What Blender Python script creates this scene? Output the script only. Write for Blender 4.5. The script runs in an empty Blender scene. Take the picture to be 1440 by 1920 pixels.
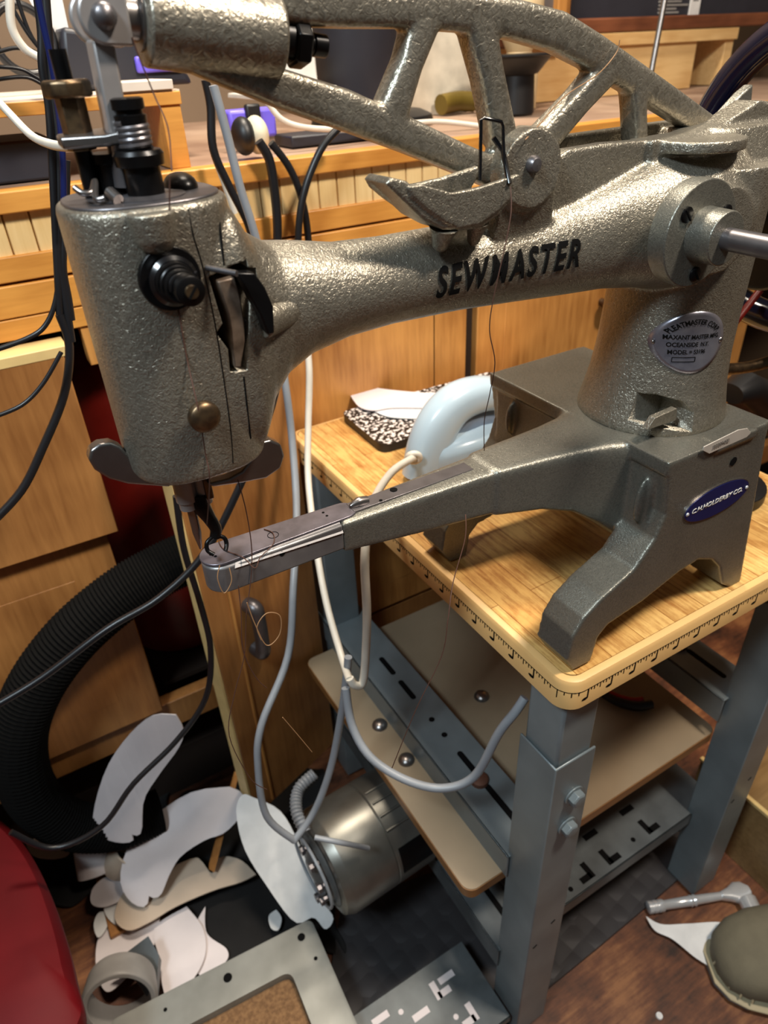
import bpy, bmesh, math, random
from mathutils import Vector, Matrix
from mathutils.bvhtree import BVHTree
I = 0.0254                      # everything below is measured in inches
random.seed(4)
V = Vector
C = bpy.context.scene.collection
# ------------------------------------------------------------------ camera
CP = V((-11.3306, -9.6814, 15.9003)); FL = 1302.3
cF = V((0.40527686, 0.72744661, -0.55368953)); cR = V((0.85890323, -0.51041958, -0.04191769)); cU = V((0.31310686, 0.45857746, 0.83166749))
def on(x, y, ax, v):
    d = cF + cR*((x-720)/FL) - cU*((y-960)/FL); i = 'xyz'.index(ax)
    return CP + d*((v-CP[i])/d[i])
def pl(pts, ax, v): return [on(a, b, ax, v) for a, b in pts]
cam = bpy.data.cameras.new('camera'); co = bpy.data.objects.new('camera', cam); C.objects.link(co)
co.matrix_world = Matrix(((cR.x, cU.x, -cF.x, CP.x*I), (cR.y, cU.y, -cF.y, CP.y*I), (cR.z, cU.z, -cF.z, CP.z*I), (0, 0, 0, 1)))
cam.sensor_fit = 'VERTICAL'; cam.sensor_height = 36; cam.lens = FL/1920*36; cam.clip_start = .01
cam.dof.use_dof = True; cam.dof.focus_distance = 17*I; cam.dof.aperture_fstop = 11
bpy.context.scene.camera = co
# ------------------------------------------------------------------ materials
MC = {}
def lin(c): return tuple((x/255/12.92 if x/255 <= .04045 else ((x/255+.055)/1.055)**2.4) for x in c)+(1,)
def nt(name):
    m = bpy.data.materials.new(name); m.use_nodes = True; n = m.node_tree; b = n.nodes['Principled BSDF']; return m, n, b
def coords(n, sc=(1, 1, 1), rot=(0, 0, 0)):
    t = n.nodes.new('ShaderNodeTexCoord'); mp = n.nodes.new('ShaderNodeMapping'); n.links.new(t.outputs['Object'], mp.inputs[0])
    mp.inputs['Scale'].default_value = sc; mp.inputs['Rotation'].default_value = rot; return mp.outputs[0]
def noise(n, vec, scale, detail=3, rough=.5):
    t = n.nodes.new('ShaderNodeTexNoise'); t.inputs['Scale'].default_value = scale; t.inputs['Detail'].default_value = detail; t.inputs['Roughness'].default_value = rough
    n.links.new(vec, t.inputs['Vector']); return t.outputs['Fac']
def ramp(n, fac, stops):
    r = n.nodes.new('ShaderNodeValToRGB'); n.links.new(fac, r.inputs[0]); e = r.color_ramp.elements
    while len(e) < len(stops): e.new(.5)
    for k, (p, c) in enumerate(stops): e[k].position = p; e[k].color = c
    return r.outputs[0]
def bump(n, b, fac, strength, dist=.0005):
    u = n.nodes.new('ShaderNodeBump'); u.inputs['Strength'].default_value = strength; u.inputs['Distance'].default_value = dist
    n.links.new(fac, u.inputs['Height']); n.links.new(u.outputs[0], b.inputs['Normal']); return u
def mat(name, col, rough=.5, metal=0, var=.12, scale=40, bmp=0, bscale=300, coat=0, col2=None):
    if name in MC: return MC[name]
    m, n, b = nt(name); c = lin(col); v = coords(n)
    f = noise(n, v, scale, 4)
    c2 = lin(col2) if col2 else tuple(x*(1-var) for x in c[:3])+(1,)
    n.links.new(ramp(n, f, [(.35, c2), (.65, c)]), b.inputs['Base Color'])
    b.inputs['Roughness'].default_value = rough; b.inputs['Metallic'].default_value = metal; b.inputs['Coat Weight'].default_value = coat
    if bmp: bump(n, b, noise(n, v, bscale, 2), bmp)
    MC[name] = m; return m
def hammered(name, ca, cb, rough=.36, metal=.75, strength=.55, sc=620):
    m, n, b = nt(name); v = coords(n)
    vo = n.nodes.new('ShaderNodeTexVoronoi'); vo.feature = 'SMOOTH_F1'; vo.inputs['Scale'].default_value = sc*.9
    nz = n.nodes.new('ShaderNodeTexNoise'); nz.inputs['Scale'].default_value = sc*.8; nz.inputs['Detail'].default_value = 2; nz.inputs['Distortion'].default_value = 1.2
    n.links.new(v, nz.inputs['Vector']); n.links.new(v, vo.inputs['Vector'])
    big = noise(n, v, 30, 3)
    mx = n.nodes.new('ShaderNodeMath'); mx.operation = 'MULTIPLY_ADD'; mx.inputs[1].default_value = .35
    n.links.new(big, mx.inputs[0]); n.links.new(nz.outputs['Fac'], mx.inputs[2])
    n.links.new(ramp(n, mx.outputs[0], [(.45, lin(ca)), (.8, lin(cb))]), b.inputs['Base Color'])
    b.inputs['Roughness'].default_value = rough; b.inputs['Metallic'].default_value = metal
    bump(n, b, nz.outputs['Fac'], strength, .0006); MC[name] = m; return m
HAM = hammered('hammered_enamel', (122, 116, 104), (150, 144, 131), .36, .72, .85, 700)
HAMB = hammered('hammered_enamel_base', (104, 103, 96), (126, 124, 115), .36, .66, .4, 900)
HAMR = hammered('rough_cast_enamel', (124, 118, 106), (156, 150, 137), .36, .78, .8, 420)
BLK = mat('black_steel', (22, 21, 22), .32, .6)
BLKP = mat('black_paint', (14, 14, 16), .22, 0, coat=.3)
BLKM = mat('black_plastic', (20, 20, 22), .45)
INK = mat('black_ink', (9, 8, 8), .8); INK.node_tree.nodes['Principled BSDF'].inputs['Specular IOR Level'].default_value = .1
STEEL = mat('polished_steel', (150, 145, 143), .3, .95, scale=90)
STEELD = mat('dark_steel', (112, 108, 110), .36, .75, scale=60, var=.25)
BLUED = mat('blued_steel_plate', (120, 115, 124), .34, .65, scale=70, col2=(94, 90, 96))
BRON = mat('worn_bronze', (122, 100, 74), .38, .9, scale=250, col2=(92, 76, 60))
CHROME = mat('chrome', (225, 225, 226), .22, .55)
RUST = mat('rusty_bolt', (98, 62, 46), .7, .4)
CREAM = mat('cream_edge_trim', (222, 178, 116), .38, var=.08, scale=20)
GREY = mat('grey_blue_enamel', (128, 137, 140), .38, .3, scale=12, col2=(110, 118, 121))
GREYD = mat('dull_grey_steel', (98, 103, 105), .45, .3, scale=25, col2=(80, 84, 86))
SHELF = mat('tan_laminate', (150, 132, 108), .4, var=.18, scale=10)
SHEDG = mat('brown_shelf_edge', (140, 96, 52), .45)
CARD = mat('pale_cardboard_sheet', (212, 202, 202), .65, var=.05, scale=30)
CARDT = mat('cream_card', (196, 176, 156), .7, var=.05)
WHITEP = mat('white_plastic', (226, 222, 214), .4)
IRON = mat('pale_blue_plastic', (170, 188, 200), .26, var=.02, coat=.4)
IROND = mat('grey_blue_plastic', (120, 134, 152), .35)
NAVY = mat('navy_enamel', (24, 34, 88), .28, .3)
LBL = mat('brushed_label_metal', (170, 168, 178), .28, .8, scale=60, col2=(140, 138, 152))
RED = mat('red_vinyl', (96, 4, 12), .6, scale=8, var=.3); RED.node_tree.nodes['Principled BSDF'].inputs['Specular IOR Level'].default_value = .2
REDP = mat('red_grip', (160, 24, 26), .45)
REDD = mat('dark_red_enamel', (110, 22, 14), .4)
CORK = mat('cork', (132, 98, 64), .9, scale=250, col2=(104, 74, 46), bmp=.6, bscale=300)
TUBE = mat('grey_plastic_pipe', (146, 142, 138), .4)
GREYC = mat('grey_cable', (138, 142, 148), .4); WHC = mat('white_cable', (216, 208, 194), .4); BLC = mat('black_cable', (26, 26, 29), .36)
PURP = mat('purple_plastic', (112, 96, 220), .4); DBOX = mat('charcoal_plastic', (38, 38, 46), .45)
PAPER = mat('white_paper', (226, 224, 222), .8)
ALU = mat('cast_aluminium', (140, 138, 130), .36, .75, scale=14, col2=(112, 110, 104))
SHOE = mat('olive_suede', (120, 112, 92), .85, scale=60, bmp=.4, bscale=400)
MAT = mat('dark_rubber', (46, 46, 50), .55)
DARKW = mat('void_shade_wood', (40, 26, 16), .8)  # dark tone carries the shade of the cupboard interior and door gap
PLASTER = mat('tan_plaster', (116, 96, 76), .8, scale=3, var=.2)
BAG = mat('translucent_bag', (206, 196, 178), .6, scale=30, var=.25)
THREAD = mat('brown_thread', (74, 44, 32), .7)
HOSE = mat('hose_rubber', (12, 11, 10), .9); HOSE.node_tree.nodes['Principled BSDF'].inputs['Specular IOR Level'].default_value = .12
def wood(name, ca, cb, axis='x', scale=30, rough=.42, knots=False):
    m, n, b = nt(name); s = {'x': (1.2, 14, 14), 'y': (14, 1.2, 14), 'z': (14, 14, 1.2)}[axis]
    v = coords(n, s); f = noise(n, v, scale*.35, 5, .6)
    v2 = coords(n, (3, 3, 3)); g = noise(n, v2, 3, 2)
    ad = n.nodes.new('ShaderNodeMath'); ad.operation = 'MULTIPLY_ADD'; ad.inputs[1].default_value = .6
    n.links.new(f, ad.inputs[0]); n.links.new(g, ad.inputs[2])
    n.links.new(ramp(n, ad.outputs[0], [(.55, lin(ca)), (1.0, lin(cb))]), b.inputs['Base Color'])
    b.inputs['Roughness'].default_value = rough; MC[name] = m; return m
ORW = wood('honey_varnished_wood', (176, 112, 44), (216, 152, 72), 'x')
ORZ = wood('honey_varnished_wood_upright', (150, 96, 44), (206, 146, 78), 'z')
DOORW = wood('brown_varnished_wood', (132, 84, 42), (174, 120, 66), 'z')
PINE = wood('pale_pine', (196, 150, 92), (228, 190, 132), 'x')
BEAD = wood('cream_beadboard', (206, 170, 112), (232, 202, 148), 'z')
EDGEW = mat('pale_wood_edge', (228, 196, 132), .5)
WTOP = mat('worn_bench_top', (176, 148, 126), .55, scale=6, col2=(132, 104, 86))
WPAINT = mat('whitewashed_ply', (222, 206, 190), .6, scale=12, var=.15)
DKFR = wood('red_brown_frame_wood', (84, 46, 30), (128, 76, 50), 'x')
def laminate():                 # butcher block laminate: planks along the table depth
    m, n, b = nt('butcher_block_laminate'); t = n.nodes.new('ShaderNodeTexCoord'); mp = n.nodes.new('ShaderNodeMapping')
    mp.inputs['Rotation'].default_value = (0, 0, math.pi/2); n.links.new(t.outputs['Object'], mp.inputs[0])
    br = n.nodes.new('ShaderNodeTexBrick'); n.links.new(mp.outputs[0], br.inputs['Vector'])
    br.inputs['Scale'].default_value = 1; br.inputs['Brick Width'].default_value = .3; br.inputs['Row Height'].default_value = .036
    br.inputs['Mortar Size'].default_value = .0004; br.inputs['Color1'].default_value = lin((226, 188, 122)); br.inputs['Color2'].default_value = lin((196, 148, 84)); br.inputs['Mortar'].default_value = lin((150, 100, 48)); br.inputs['Bias'].default_value = -.1
    v = coords(n, (60, 4, 4)); f = noise(n, v, 4.5, 6, .65); g = noise(n, coords(n, (10, 5, 5)), 8, 6, .7)
    ad = n.nodes.new('ShaderNodeMath'); ad.operation = 'MULTIPLY_ADD'; ad.inputs[1].default_value = .7; n.links.new(g, ad.inputs[0]); n.links.new(f, ad.inputs[2])
    mx = n.nodes.new('ShaderNodeMix'); mx.data_type = 'RGBA'; mx.blend_type = 'MULTIPLY'; mx.inputs[0].default_value = .85
    n.links.new(br.outputs['Color'], mx.inputs[6]); n.links.new(ramp(n, ad.outputs[0], [(.62, lin((172, 128, 82))), (.95, (1, .98, .92, 1))]), mx.inputs[7])
    n.links.new(mx.outputs[2], b.inputs['Base Color']); b.inputs['Roughness'].default_value = .32; return m
LAM = laminate()
def floor_mat():
    m, n, b = nt('stained_plywood_floor'); v = coords(n); f = noise(n, v, 9, 8, .65); g = noise(n, coords(n, (1, 8, 1), (0, 0, .6)), 14, 6, .7)
    ad = n.nodes.new('ShaderNodeMath'); ad.operation = 'MULTIPLY_ADD'; ad.inputs[1].default_value = .6; n.links.new(g, ad.inputs[0]); n.links.new(f, ad.inputs[2])
    n.links.new(ramp(n, ad.outputs[0], [(.62, lin((44, 24, 15))), (.82, lin((98, 56, 33))), (1., lin((140, 92, 56)))]), b.inputs['Base Color'])
    b.inputs['Roughness'].default_value = .5; bump(n, b, f, .2); return m
def speckle():
    m, n, b = nt('marbled_notebook_cover'); v = coords(n)
    f = noise(n, v, 170, 2, .6)
    n.links.new(ramp(n, f, [(.5, lin((18, 17, 17))), (.56, lin((214, 204, 198)))]), b.inputs['Base Color']); b.inputs['Roughness'].default_value = .4; return m
def plate_mat():
    m, n, b = nt('dark_tread_plate'); mp = coords(n, (1, 1, 1), (0, 0, .6))
    vo = n.nodes.new('ShaderNodeTexVoronoi'); vo.feature = 'SMOOTH_F1'; vo.distance = 'CHEBYCHEV'; vo.inputs['Scale'].default_value = 28; vo.inputs['Randomness'].default_value = .3; n.links.new(mp, vo.inputs['Vector'])
    b.inputs['Base Color'].default_value = lin((52, 50, 52)); b.inputs['Metallic'].default_value = .3; b.inputs['Roughness'].default_value = .5
    bump(n, b, vo.outputs['Distance'], .8, .004); return m
# ------------------------------------------------------------------ builders
class MB:
    def __init__(s): s.bm = bmesh.new()
    def box(s, x0, x1, y0, y1, z0, z1, M=None):
        p = [V((x, y, z)) for z in (z0, z1) for y in (y0, y1) for x in (x0, x1)]
        if M: p = [M @ q for q in p]
        v = [s.bm.verts.new(q) for q in p]
        for f in ((0, 2, 3, 1), (4, 5, 7, 6), (0, 1, 5, 4), (2, 6, 7, 3), (0, 4, 6, 2), (1, 3, 7, 5)): s.bm.faces.new([v[i] for i in f])
        return s
    def rings(s, rs, cap=True, close=False):
        vs = [[s.bm.verts.new(p) for p in r] for r in rs]; n = len(vs[0]); m = len(vs)
        for k in range(m if close else m-1):
            a, b = vs[k], vs[(k+1) % m]
            for i in range(n): s.bm.faces.new((a[i], a[(i+1) % n], b[(i+1) % n], b[i]))
        if cap and not close: s.bm.faces.new(vs[0][::-1]); s.bm.faces.new(vs[-1])
        return s
    def cyl(s, a, b, r0, r1=None, n=24):
        a = V(a); b = V(b); r1 = r0 if r1 is None else r1; return s.lathe(a, b-a, [(0, r0), ((b-a).length, r1)], n)
    def lathe(s, o, ax, prof, n=32):       # prof: (distance along axis, radius)
        o = V(o); ax = V(ax).normalized(); u = ax.orthogonal().normalized(); w = ax.cross(u)
        return s.rings([[o+ax*d+(u*math.cos(t)+w*math.sin(t))*max(r, 1e-4) for t in [2*math.pi*i/n for i in range(n)]] for d, r in prof])
    def tube(s, pts, r, n=10, res=6, smooth=True, cap=True, sq=1):
        pts = [V(p) for p in pts]; rr = r if isinstance(r, (list, tuple)) else [r]*len(pts)
        if smooth and len(pts) > 2:
            out = []; ro = []
            for i in range(len(pts)-1):
                p0 = pts[max(i-1, 0)]; p1 = pts[i]; p2 = pts[i+1]; p3 = pts[min(i+2, len(pts)-1)]
                for k in range(res):
                    t = k/res; out.append(.5*((2*p1)+(p2-p0)*t+(2*p0-5*p1+4*p2-p3)*t*t+(3*p1-p0-3*p2+p3)*t**3)); ro.append(rr[i]*(1-t)+rr[i+1]*t)
            out.append(pts[-1]); ro.append(rr[-1]); pts, rr = out, ro
        T = [(pts[min(i+1, len(pts)-1)]-pts[max(i-1, 0)]).normalized() for i in range(len(pts))]
        u = T[0].orthogonal().normalized(); R = []
        for i, p in enumerate(pts):
            u = (u-T[i]*u.dot(T[i])).normalized(); w = T[i].cross(u)
            R.append([p+(u*math.cos(a)+w*math.sin(a)*sq)*rr[i] for a in [2*math.pi*k/n for k in range(n)]])
        return s.rings(R, cap)
    def prism(s, pts, d):                  # polygon in 3D pushed along d
        pts = [V(p) for p in pts]; d = V(d); a = [s.bm.verts.new(p) for p in pts]; b = [s.bm.verts.new(p+d) for p in pts]; n = len(a)
        s.bm.faces.new(a); s.bm.faces.new(b[::-1])
        for i in range(n): s.bm.faces.new((a[i], b[i], b[(i+1) % n], a[(i+1) % n]))
        return s
    def ell(s, c, r, M=None, n=24):
        m = Matrix.Translation(V(c)) @ (M.to_4x4() if M else Matrix()) @ Matrix.Diagonal((*r, 1))
        bmesh.ops.create_uvsphere(s.bm, u_segments=n, v_segments=n//2, radius=1, matrix=m); return s
    def loft(s, secs, n=40):               # (centre, u half-vector, v half-vector, exponent)
        R = []
        for c, u, v, e in secs:
            r = []
            for k in range(n):
                a = 2*math.pi*k/n; ca, sa = math.cos(a), math.sin(a)
                r.append(V(c)+V(u)*math.copysign(abs(ca)**(2/e), ca)+V(v)*math.copysign(abs(sa)**(2/e), sa))
            R.append(r)
        return s.rings(R)
    def torus(s, c, ax, R, r, n=48, m=12, sq=1):
        ax = V(ax).normalized(); u = ax.orthogonal().normalized(); w = ax.cross(u); c = V(c)
        return s.rings([[c+(u*math.cos(t)+w*math.sin(t))*(R+r*math.cos(q))+ax*r*sq*math.sin(q) for q in [2*math.pi*j/m for j in range(m)]] for t in [2*math.pi*i/n for i in range(n)]], close=True)
    def build(s, name, m, parent=None, bev=0, smooth=True, origin=None, seg=2, remesh=0, smoothmod=0, sub=0):
        bmesh.ops.recalc_face_normals(s.bm, faces=s.bm.faces)
        o0 = V(origin) if origin is not None else (V(parent['o0']) if parent else V((0, 0, 0)))
        if origin is None and parent is None and s.bm.verts:
            xs = [v.co for v in s.bm.verts]; o0 = V((sum(p.x for p in xs)/len(xs), sum(p.y for p in xs)/len(xs), min(p.z for p in xs)))
        for v in s.bm.verts: v.co = (v.co-o0)*I
        me = bpy.data.meshes.new(name); s.bm.to_mesh(me); s.bm.free(); me.materials.append(m)
        o = bpy.data.objects.new(name, me); C.objects.link(o)
        if parent: o.parent = parent
        else: o.location = o0*I
        o['o0'] = list(o0)
        if smooth:
            for p in me.polygons: p.use_smooth = True
        if remesh:
            r = o.modifiers.new('r', 'REMESH'); r.mode = 'VOXEL'; r.voxel_size = remesh*I; r.use_smooth_shade = True
            if smoothmod: q = o.modifiers.new('s', 'SMOOTH'); q.iterations = smoothmod; q.factor = .5
        if bev:
            b = o.modifiers.new('b', 'BEVEL'); b.width = bev*I; b.segments = seg; b.limit_method = 'ANGLE'; b.angle_limit = .6
        if sub: u = o.modifiers.new('u', 'SUBSURF'); u.levels = sub; u.render_levels = sub
        if smooth and not remesh:
            try: me.set_sharp_from_angle(angle=.7)
            except Exception: pass
        return o
def tag(o, label, cat, group=None, kind=None):
    if kind: o['kind'] = kind
    if label: o['label'] = label
    if cat: o['category'] = cat
    if group: o['group'] = group
    return o
def thing(name, label, cat, loc, group=None):
    o = bpy.data.objects.new(name, None); C.objects.link(o); o.empty_display_size = .01; o.location = V(loc)*I; o['o0'] = list(loc)
    return tag(o, label, cat, group)
def struct(o): o['kind'] = 'structure'; return o
def fit(bm, width):
    xs = [v.co.x for v in bm.verts]; k = width/(max(xs)-min(xs)); c = (max(xs)+min(xs))/2
    for v in bm.verts: v.co.x = (v.co.x-c)*k
def textbm(s, size=1, bold=.0, shear=0):
    cu = bpy.data.curves.new('t', 'FONT'); cu.body = s; cu.size = size; cu.align_x = 'CENTER'; cu.align_y = 'CENTER'; cu.offset = bold; cu.shear = shear; cu.resolution_u = 4; cu.space_character = 1.2 if bold > .02 else 1
    if bold > .02:
        for k_ in (2, 3): cu.body_format[k_].kerning = 3
    o = bpy.data.objects.new('t', cu); C.objects.link(o); dg = bpy.context.evaluated_depsgraph_get(); me = bpy.data.meshes.new_from_object(o.evaluated_get(dg))
    bpy.data.objects.remove(o); bm = bmesh.new(); bm.from_mesh(me); bpy.data.meshes.remove(me); return bm
def place_text(name, s, size, org, ux, uz, m, parent, bold=0, shear=0, ext=.006, xs=1, width=0):
    t = MB(); t.bm.free(); t.bm = textbm(s, size, bold, shear)
    if width: fit(t.bm, width)
    nrm = V(ux).cross(V(uz)).normalized()
    r = bmesh.ops.extrude_face_region(t.bm, geom=t.bm.faces[:])
    top = [e for e in r['geom'] if isinstance(e, bmesh.types.BMVert)]
    for v in t.bm.verts: v.co = V(org)+V(ux)*v.co.x*xs+V(uz)*v.co.y
    for v in top: v.co += nrm*ext
    return t.build(name, m, parent, smooth=False)
def bvh_of(o):
    dg = bpy.context.evaluated_depsgraph_get(); dg.update(); e = o.evaluated_get(dg); me = e.to_mesh(); o0 = V(o['o0'])
    b = BVHTree.FromPolygons([v.co/I+o0 for v in me.vertices], [p.vertices[:] for p in me.polygons]); e.to_mesh_clear(); return b
def wrap_text(name, s, size, pix, m, parent, bvh, bold=0, shear=0, off=.012, arc=0, xs=1, width=0):
    """flat lettering laid on the casting: pushed along +Y on to its surface"""
    bm = textbm(s, size, bold, shear)
    if width: fit(bm, width)
    bmesh.ops.triangulate(bm, faces=bm.faces[:])
    for k in range(4):
        bmesh.ops.subdivide_edges(bm, edges=[e for e in bm.edges if e.calc_length() > size*.06], cuts=1); bmesh.ops.triangulate(bm, faces=[f for f in bm.faces if len(f.verts) > 3])
    org, ux, uz = pix
    for v in bm.verts:
        x, y = v.co.x*xs, v.co.y
        if arc: a = x/arc; x, y = (arc+y)*math.sin(a), (arc+y)*math.cos(a)-arc
        q = V(org)+V(ux)*x+V(uz)*y; h = bvh.ray_cast(q-V((0, 6, 0)), V((0, 1, 0)))
        v.co = (h[0]+h[1]*off) if h[0] else q
    t = MB(); t.bm.free(); t.bm = bm; return t.build(name, m, parent, smooth=False)
def X(*a): return V(a)
def cable(name, label, pix, Y, r, m, ax='y', group=None):
    if not isinstance(Y, (list, tuple)): Y = [Y]*len(pix)
    t = MB().tube([on(a, b, ax, y) for (a, b), y in zip(pix, Y)], r, n=10); return tag(t.build(name, m), label, 'cable', group)
# ================================================================== sewing machine
Y0 = 3.4
sm = thing('sewing_machine', 'grey hammered-metal long arm patching sewing machine standing on the wooden table', 'sewing machine', (5, 4, 0))
def P(x, y, Y=Y0): return on(x, y, 'y', Y)
YD = X(0, 1, 0)
# ---- upper arm and column: one casting
b = MB()
ux, uy, uz = X(1, 0, 0), X(0, 1, 0), X(0, 0, 1)
b.loft([(X(-8.45, 3.35, z), ux*h*1.36, uy*h*1.3, 2.7) for z, h in ((9.12, .93), (9.2, .99), (9.45, 1.0), (11, 1), (13.9, 1.0), (14.02, .97))])
b.loft([(X(x, 3.35, (a+c)/2), uz*(c-a)/2, uy*h, e) for x, a, c, h, e in ((-7.9, 9.2, 13.95, 1.27, 4), (-7.25, 9.2, 13.9, 1.27, 4), (-7.1, 9.4, 13.75, 1.22, 3.4), (-6.85, 9.95, 13.3, 1.12, 2.8), (-6.4, 10.4, 13.0, 1.02, 2.3), (-5.8, 10.68, 12.92, .98, 2.1), (-4.9, 10.85, 12.75, .95, 2), (-3.8, 10.9, 12.7, .93, 2), (-2, 10.85, 12.7, .95, 2), (-.5, 10.75, 12.75, 1.0, 2.1), (1, 10.65, 13.0, 1.15, 2.2), (2.2, 10.6, 13.3, 1.38, 2.3), (3.4, 10.45, 13.6, 1.75, 2.4), (4.4, 10.2, 13.8, 2.0, 2.5), (5.8, 10.0, 13.8, 1.95, 2.5))])
b.loft([(X(5.4+(z-6.4)*.05, 3.25, z), ux*r, uy*r, 2) for z, r in ((6.43, 2.16), (6.6, 2.15), (7.0, 2.06), (7.6, 1.95), (8.4, 1.87), (9.4, 1.84), (11, 1.82), (13.2, 1.8))])
b.loft([(X(x, 3.4, z), ux*a, uy*c, 3) for z, x, a, c in ((10.5, 5.6, 1.6, 1.75), (12.5, 5.9, 1.75, 1.6), (13.4, 6.3, 1.9, 1.3), (14.0, 6.6, 1.9, 1.1))])
b.rings([[X(4.4+1.05*math.cos(t), yy, 11.95+1.0*math.sin(t)) for t in [2*math.pi*i/40 for i in range(40)]] for yy in (1.25, 4)])
EC = P(1000, 318, 2.35)
# channel walls, ear, ridge
b.prism(pl([(945, 345), (955, 385), (1010, 400), (1160, 400), (1225, 330), (1225, 262), (1140, 268), (1068, 280), (1040, 300)], 'y', 2.75), YD*.38)
b.prism([X(.0, 3.9, 12.2), X(0, 3.9, 14.05), X(6.8, 3.9, 14.1), X(6.8, 3.9, 12.2)], YD*.38)
b.prism(pl([(1222, 264), (1300, 250), (1355, 232), (1400, 205), (1425, 188), (1450, 190), (1440, 300), (1420, 420), (1222, 420)], 'y', 2.6), YD*.7)
b.rings([[X(EC.x+.79*math.cos(t), yy, EC.z+.76*math.sin(t)) for t in [2*math.pi*i/32 for i in range(32)]] for yy in (2.35, 2.8)])
b.prism([X(EC.x-.7, 2.4, 13.5), X(EC.x+.72, 2.4, 13.5), X(EC.x+.9, 2.6, 12.2), X(EC.x-.8, 2.6, 12.2)], YD*.5)
# shelf pad
b.rings([[X(4.45+1.12*math.cos(t), 2.5+1.05*math.sin(t), z) for t in [2*math.pi*i/40 for i in range(40)]] for z in (13.62, 13.88)])
b.rings([[X(4.5+r*math.cos(t), 2.9+r*math.sin(t), z) for t in [2*math.pi*i/32 for i in range(32)]] for z, r in ((12.4, .5), (13.0, .62), (13.5, .9))])
body = b.build('arm_casting', HAM, sm, remesh=.055, smoothmod=3)
# cutters: the slot of the take-up, the notch at the foot of the column
def cutter(mb, target, nm):
    c = mb.build(nm, BLK, None, origin=(0, 0, 0)); c.hide_render = True
    m = target.modifiers.new('cut', 'BOOLEAN'); m.operation = 'DIFFERENCE'; m.object = c; m.solver = 'EXACT'
    return c
cuts = MB()
cuts.prism(pl([(398, 524), (445, 502), (473, 492), (475, 507), (494, 510), (496, 534), (478, 560), (470, 700), (438, 704), (434, 660), (412, 630), (424, 612)], 'y', 1.9), YD*1.9)
cuts.prism([P(345, 362, 1.9), P(347, 362, 1.9), P(347, 364, 1.9)], YD*.01)
c1 = cutter(cuts, body, 'cut_a')
cuts = MB(); cuts.prism(pl([(1224, 822), (1225, 796), (1236, 778), (1280, 760), (1304, 762), (1312, 778), (1302, 812)], 'y', 1.1), YD*1.3)
c2 = cutter(cuts, body, 'cut_b')
bvh = bvh_of(body)
me_eval = bpy.data.meshes.new_from_object(body.evaluated_get(bpy.context.evaluated_depsgraph_get()))
body.modifiers.clear(); body.data = me_eval; body.data.materials.clear(); body.data.materials.append(HAM)
for c_ in (c1, c2): bpy.data.objects.remove(c_)
for p_ in body.data.polygons: p_.use_smooth = True
def surf(x, z, off=0, y0=-3):
    h = bvh.ray_cast(X(x, y0, z), X(0, 1, 0)); return (h[0]-X(0, off, 0)) if h[0] else X(x, 2.1, z)
def pix(x, y, off=0):          # a pixel's point on the casting
    d = (cF+cR*((x-720)/FL)-cU*((y-960)/FL)).normalized(); h = bvh.ray_cast(CP, d); return h[0]-d*off if h[0] else on(x, y, 'y', 2.1)
# lettering
a_, c_ = P(815, 535, 2.45), P(1074, 473, 2.45)
mid = (a_+c_)/2; dx = (c_-a_); L_ = dx.length; dx.normalize(); dz = X(-dx.z, 0, dx.x)
wrap_text('lettering', 'SEWMASTER', .84, (mid, dx, dz), INK, sm, bvh, bold=.021, shear=.28, width=L_, off=.03)
# seams on the head: the joint lines of the face plate
g = MB(); g.tube([pix(x, y, -.005) for x, y in ((404, 362), (412, 420), (420, 497))], .018, n=6); g.build('casting_joint', INK, sm)
g = MB(); g.tube([pix(x, y, -.005) for x, y in ((457, 706), (463, 760), (470, 822))], .018, n=6)
g.build('casting_joint', INK, sm)
g = MB(); g.tube([pix(x, y, .0) for x, y in ((353, 392), (362, 440), (380, 500), (402, 600), (418, 700), (432, 800), (437, 868))], .012, n=6)
g.build('face_plate_seam', BLK, sm)
# face boss on head top front
g = MB(); q = pix(288, 425); g.loft([(X(q.x, q.y+.06, z), ux*r, uy*r, 2.2) for z, r in ((q.z-.42, .08), (q.z-.36, .24), (q.z-.2, .33), (q.z, .36), (13.97, .38))]); g.build('thread_boss', HAM, sm, remesh=.04, smoothmod=2)
# tension assembly
q = pix(318, 522); ax = X(.05, -1, .0)
t = MB().lathe(q+X(0, .1, 0), ax, [(0, .5), (.12, .52), (.17, .5), (.17, .1)], 36).build('tension_disc', BLK, sm, bev=.01)
MB().lathe(q, ax, [(.14, .36), (.2, .4), (.24, .4), (.3, .34), (.3, .1)], 36).build('tension_disc', BLKP, sm)
sp = []
for i in range(0, 121):
    a = i/120*2*math.pi*3.5; sp.append(q+X(0, -.28-.5*i/120, 0)+(ux*math.cos(a)+uz*math.sin(a))*(.3-.1*i/120))
MB().tube(sp, .035, n=8, smooth=False).build('tension_spring', BLK, sm)
MB().lathe(q, ax, [(.3, .12), (.8, .12)], 20).build('tension_post', STEELD, sm)
k = MB().lathe(q, ax, [(.76, .14), (.78, .22), (.98, .23), (1.0, .2)], 32).build('tension_nut', BLK, sm)
s = MB().lathe(q, ax, [(.98, .11), (1.05, .1)], 24).build('tension_screw', BRON, k)
MB().box(-.11, .11, -.01, .012, -.02, .02, Matrix.Translation(q+ax*1.055) @ Matrix.Rotation(-.9, 4, 'Y')).build('screw_slot', INK, s)
# knurled knob
q = pix(372, 771)
kp = [(0, .12), (.2, .12), (.2, .27), (.23, .29), (.34, .29), (.38, .27), (.42, .18), (.43, 0)]
t = MB().lathe(q, ax, kp, 48).build('face_plate_knob', BRON, sm)
MB().cyl(pix(388, 502), pix(388, 502)+X(.33, -.5, -.05), .05, n=12).build('guide_pin', STEELD, sm)
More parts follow.
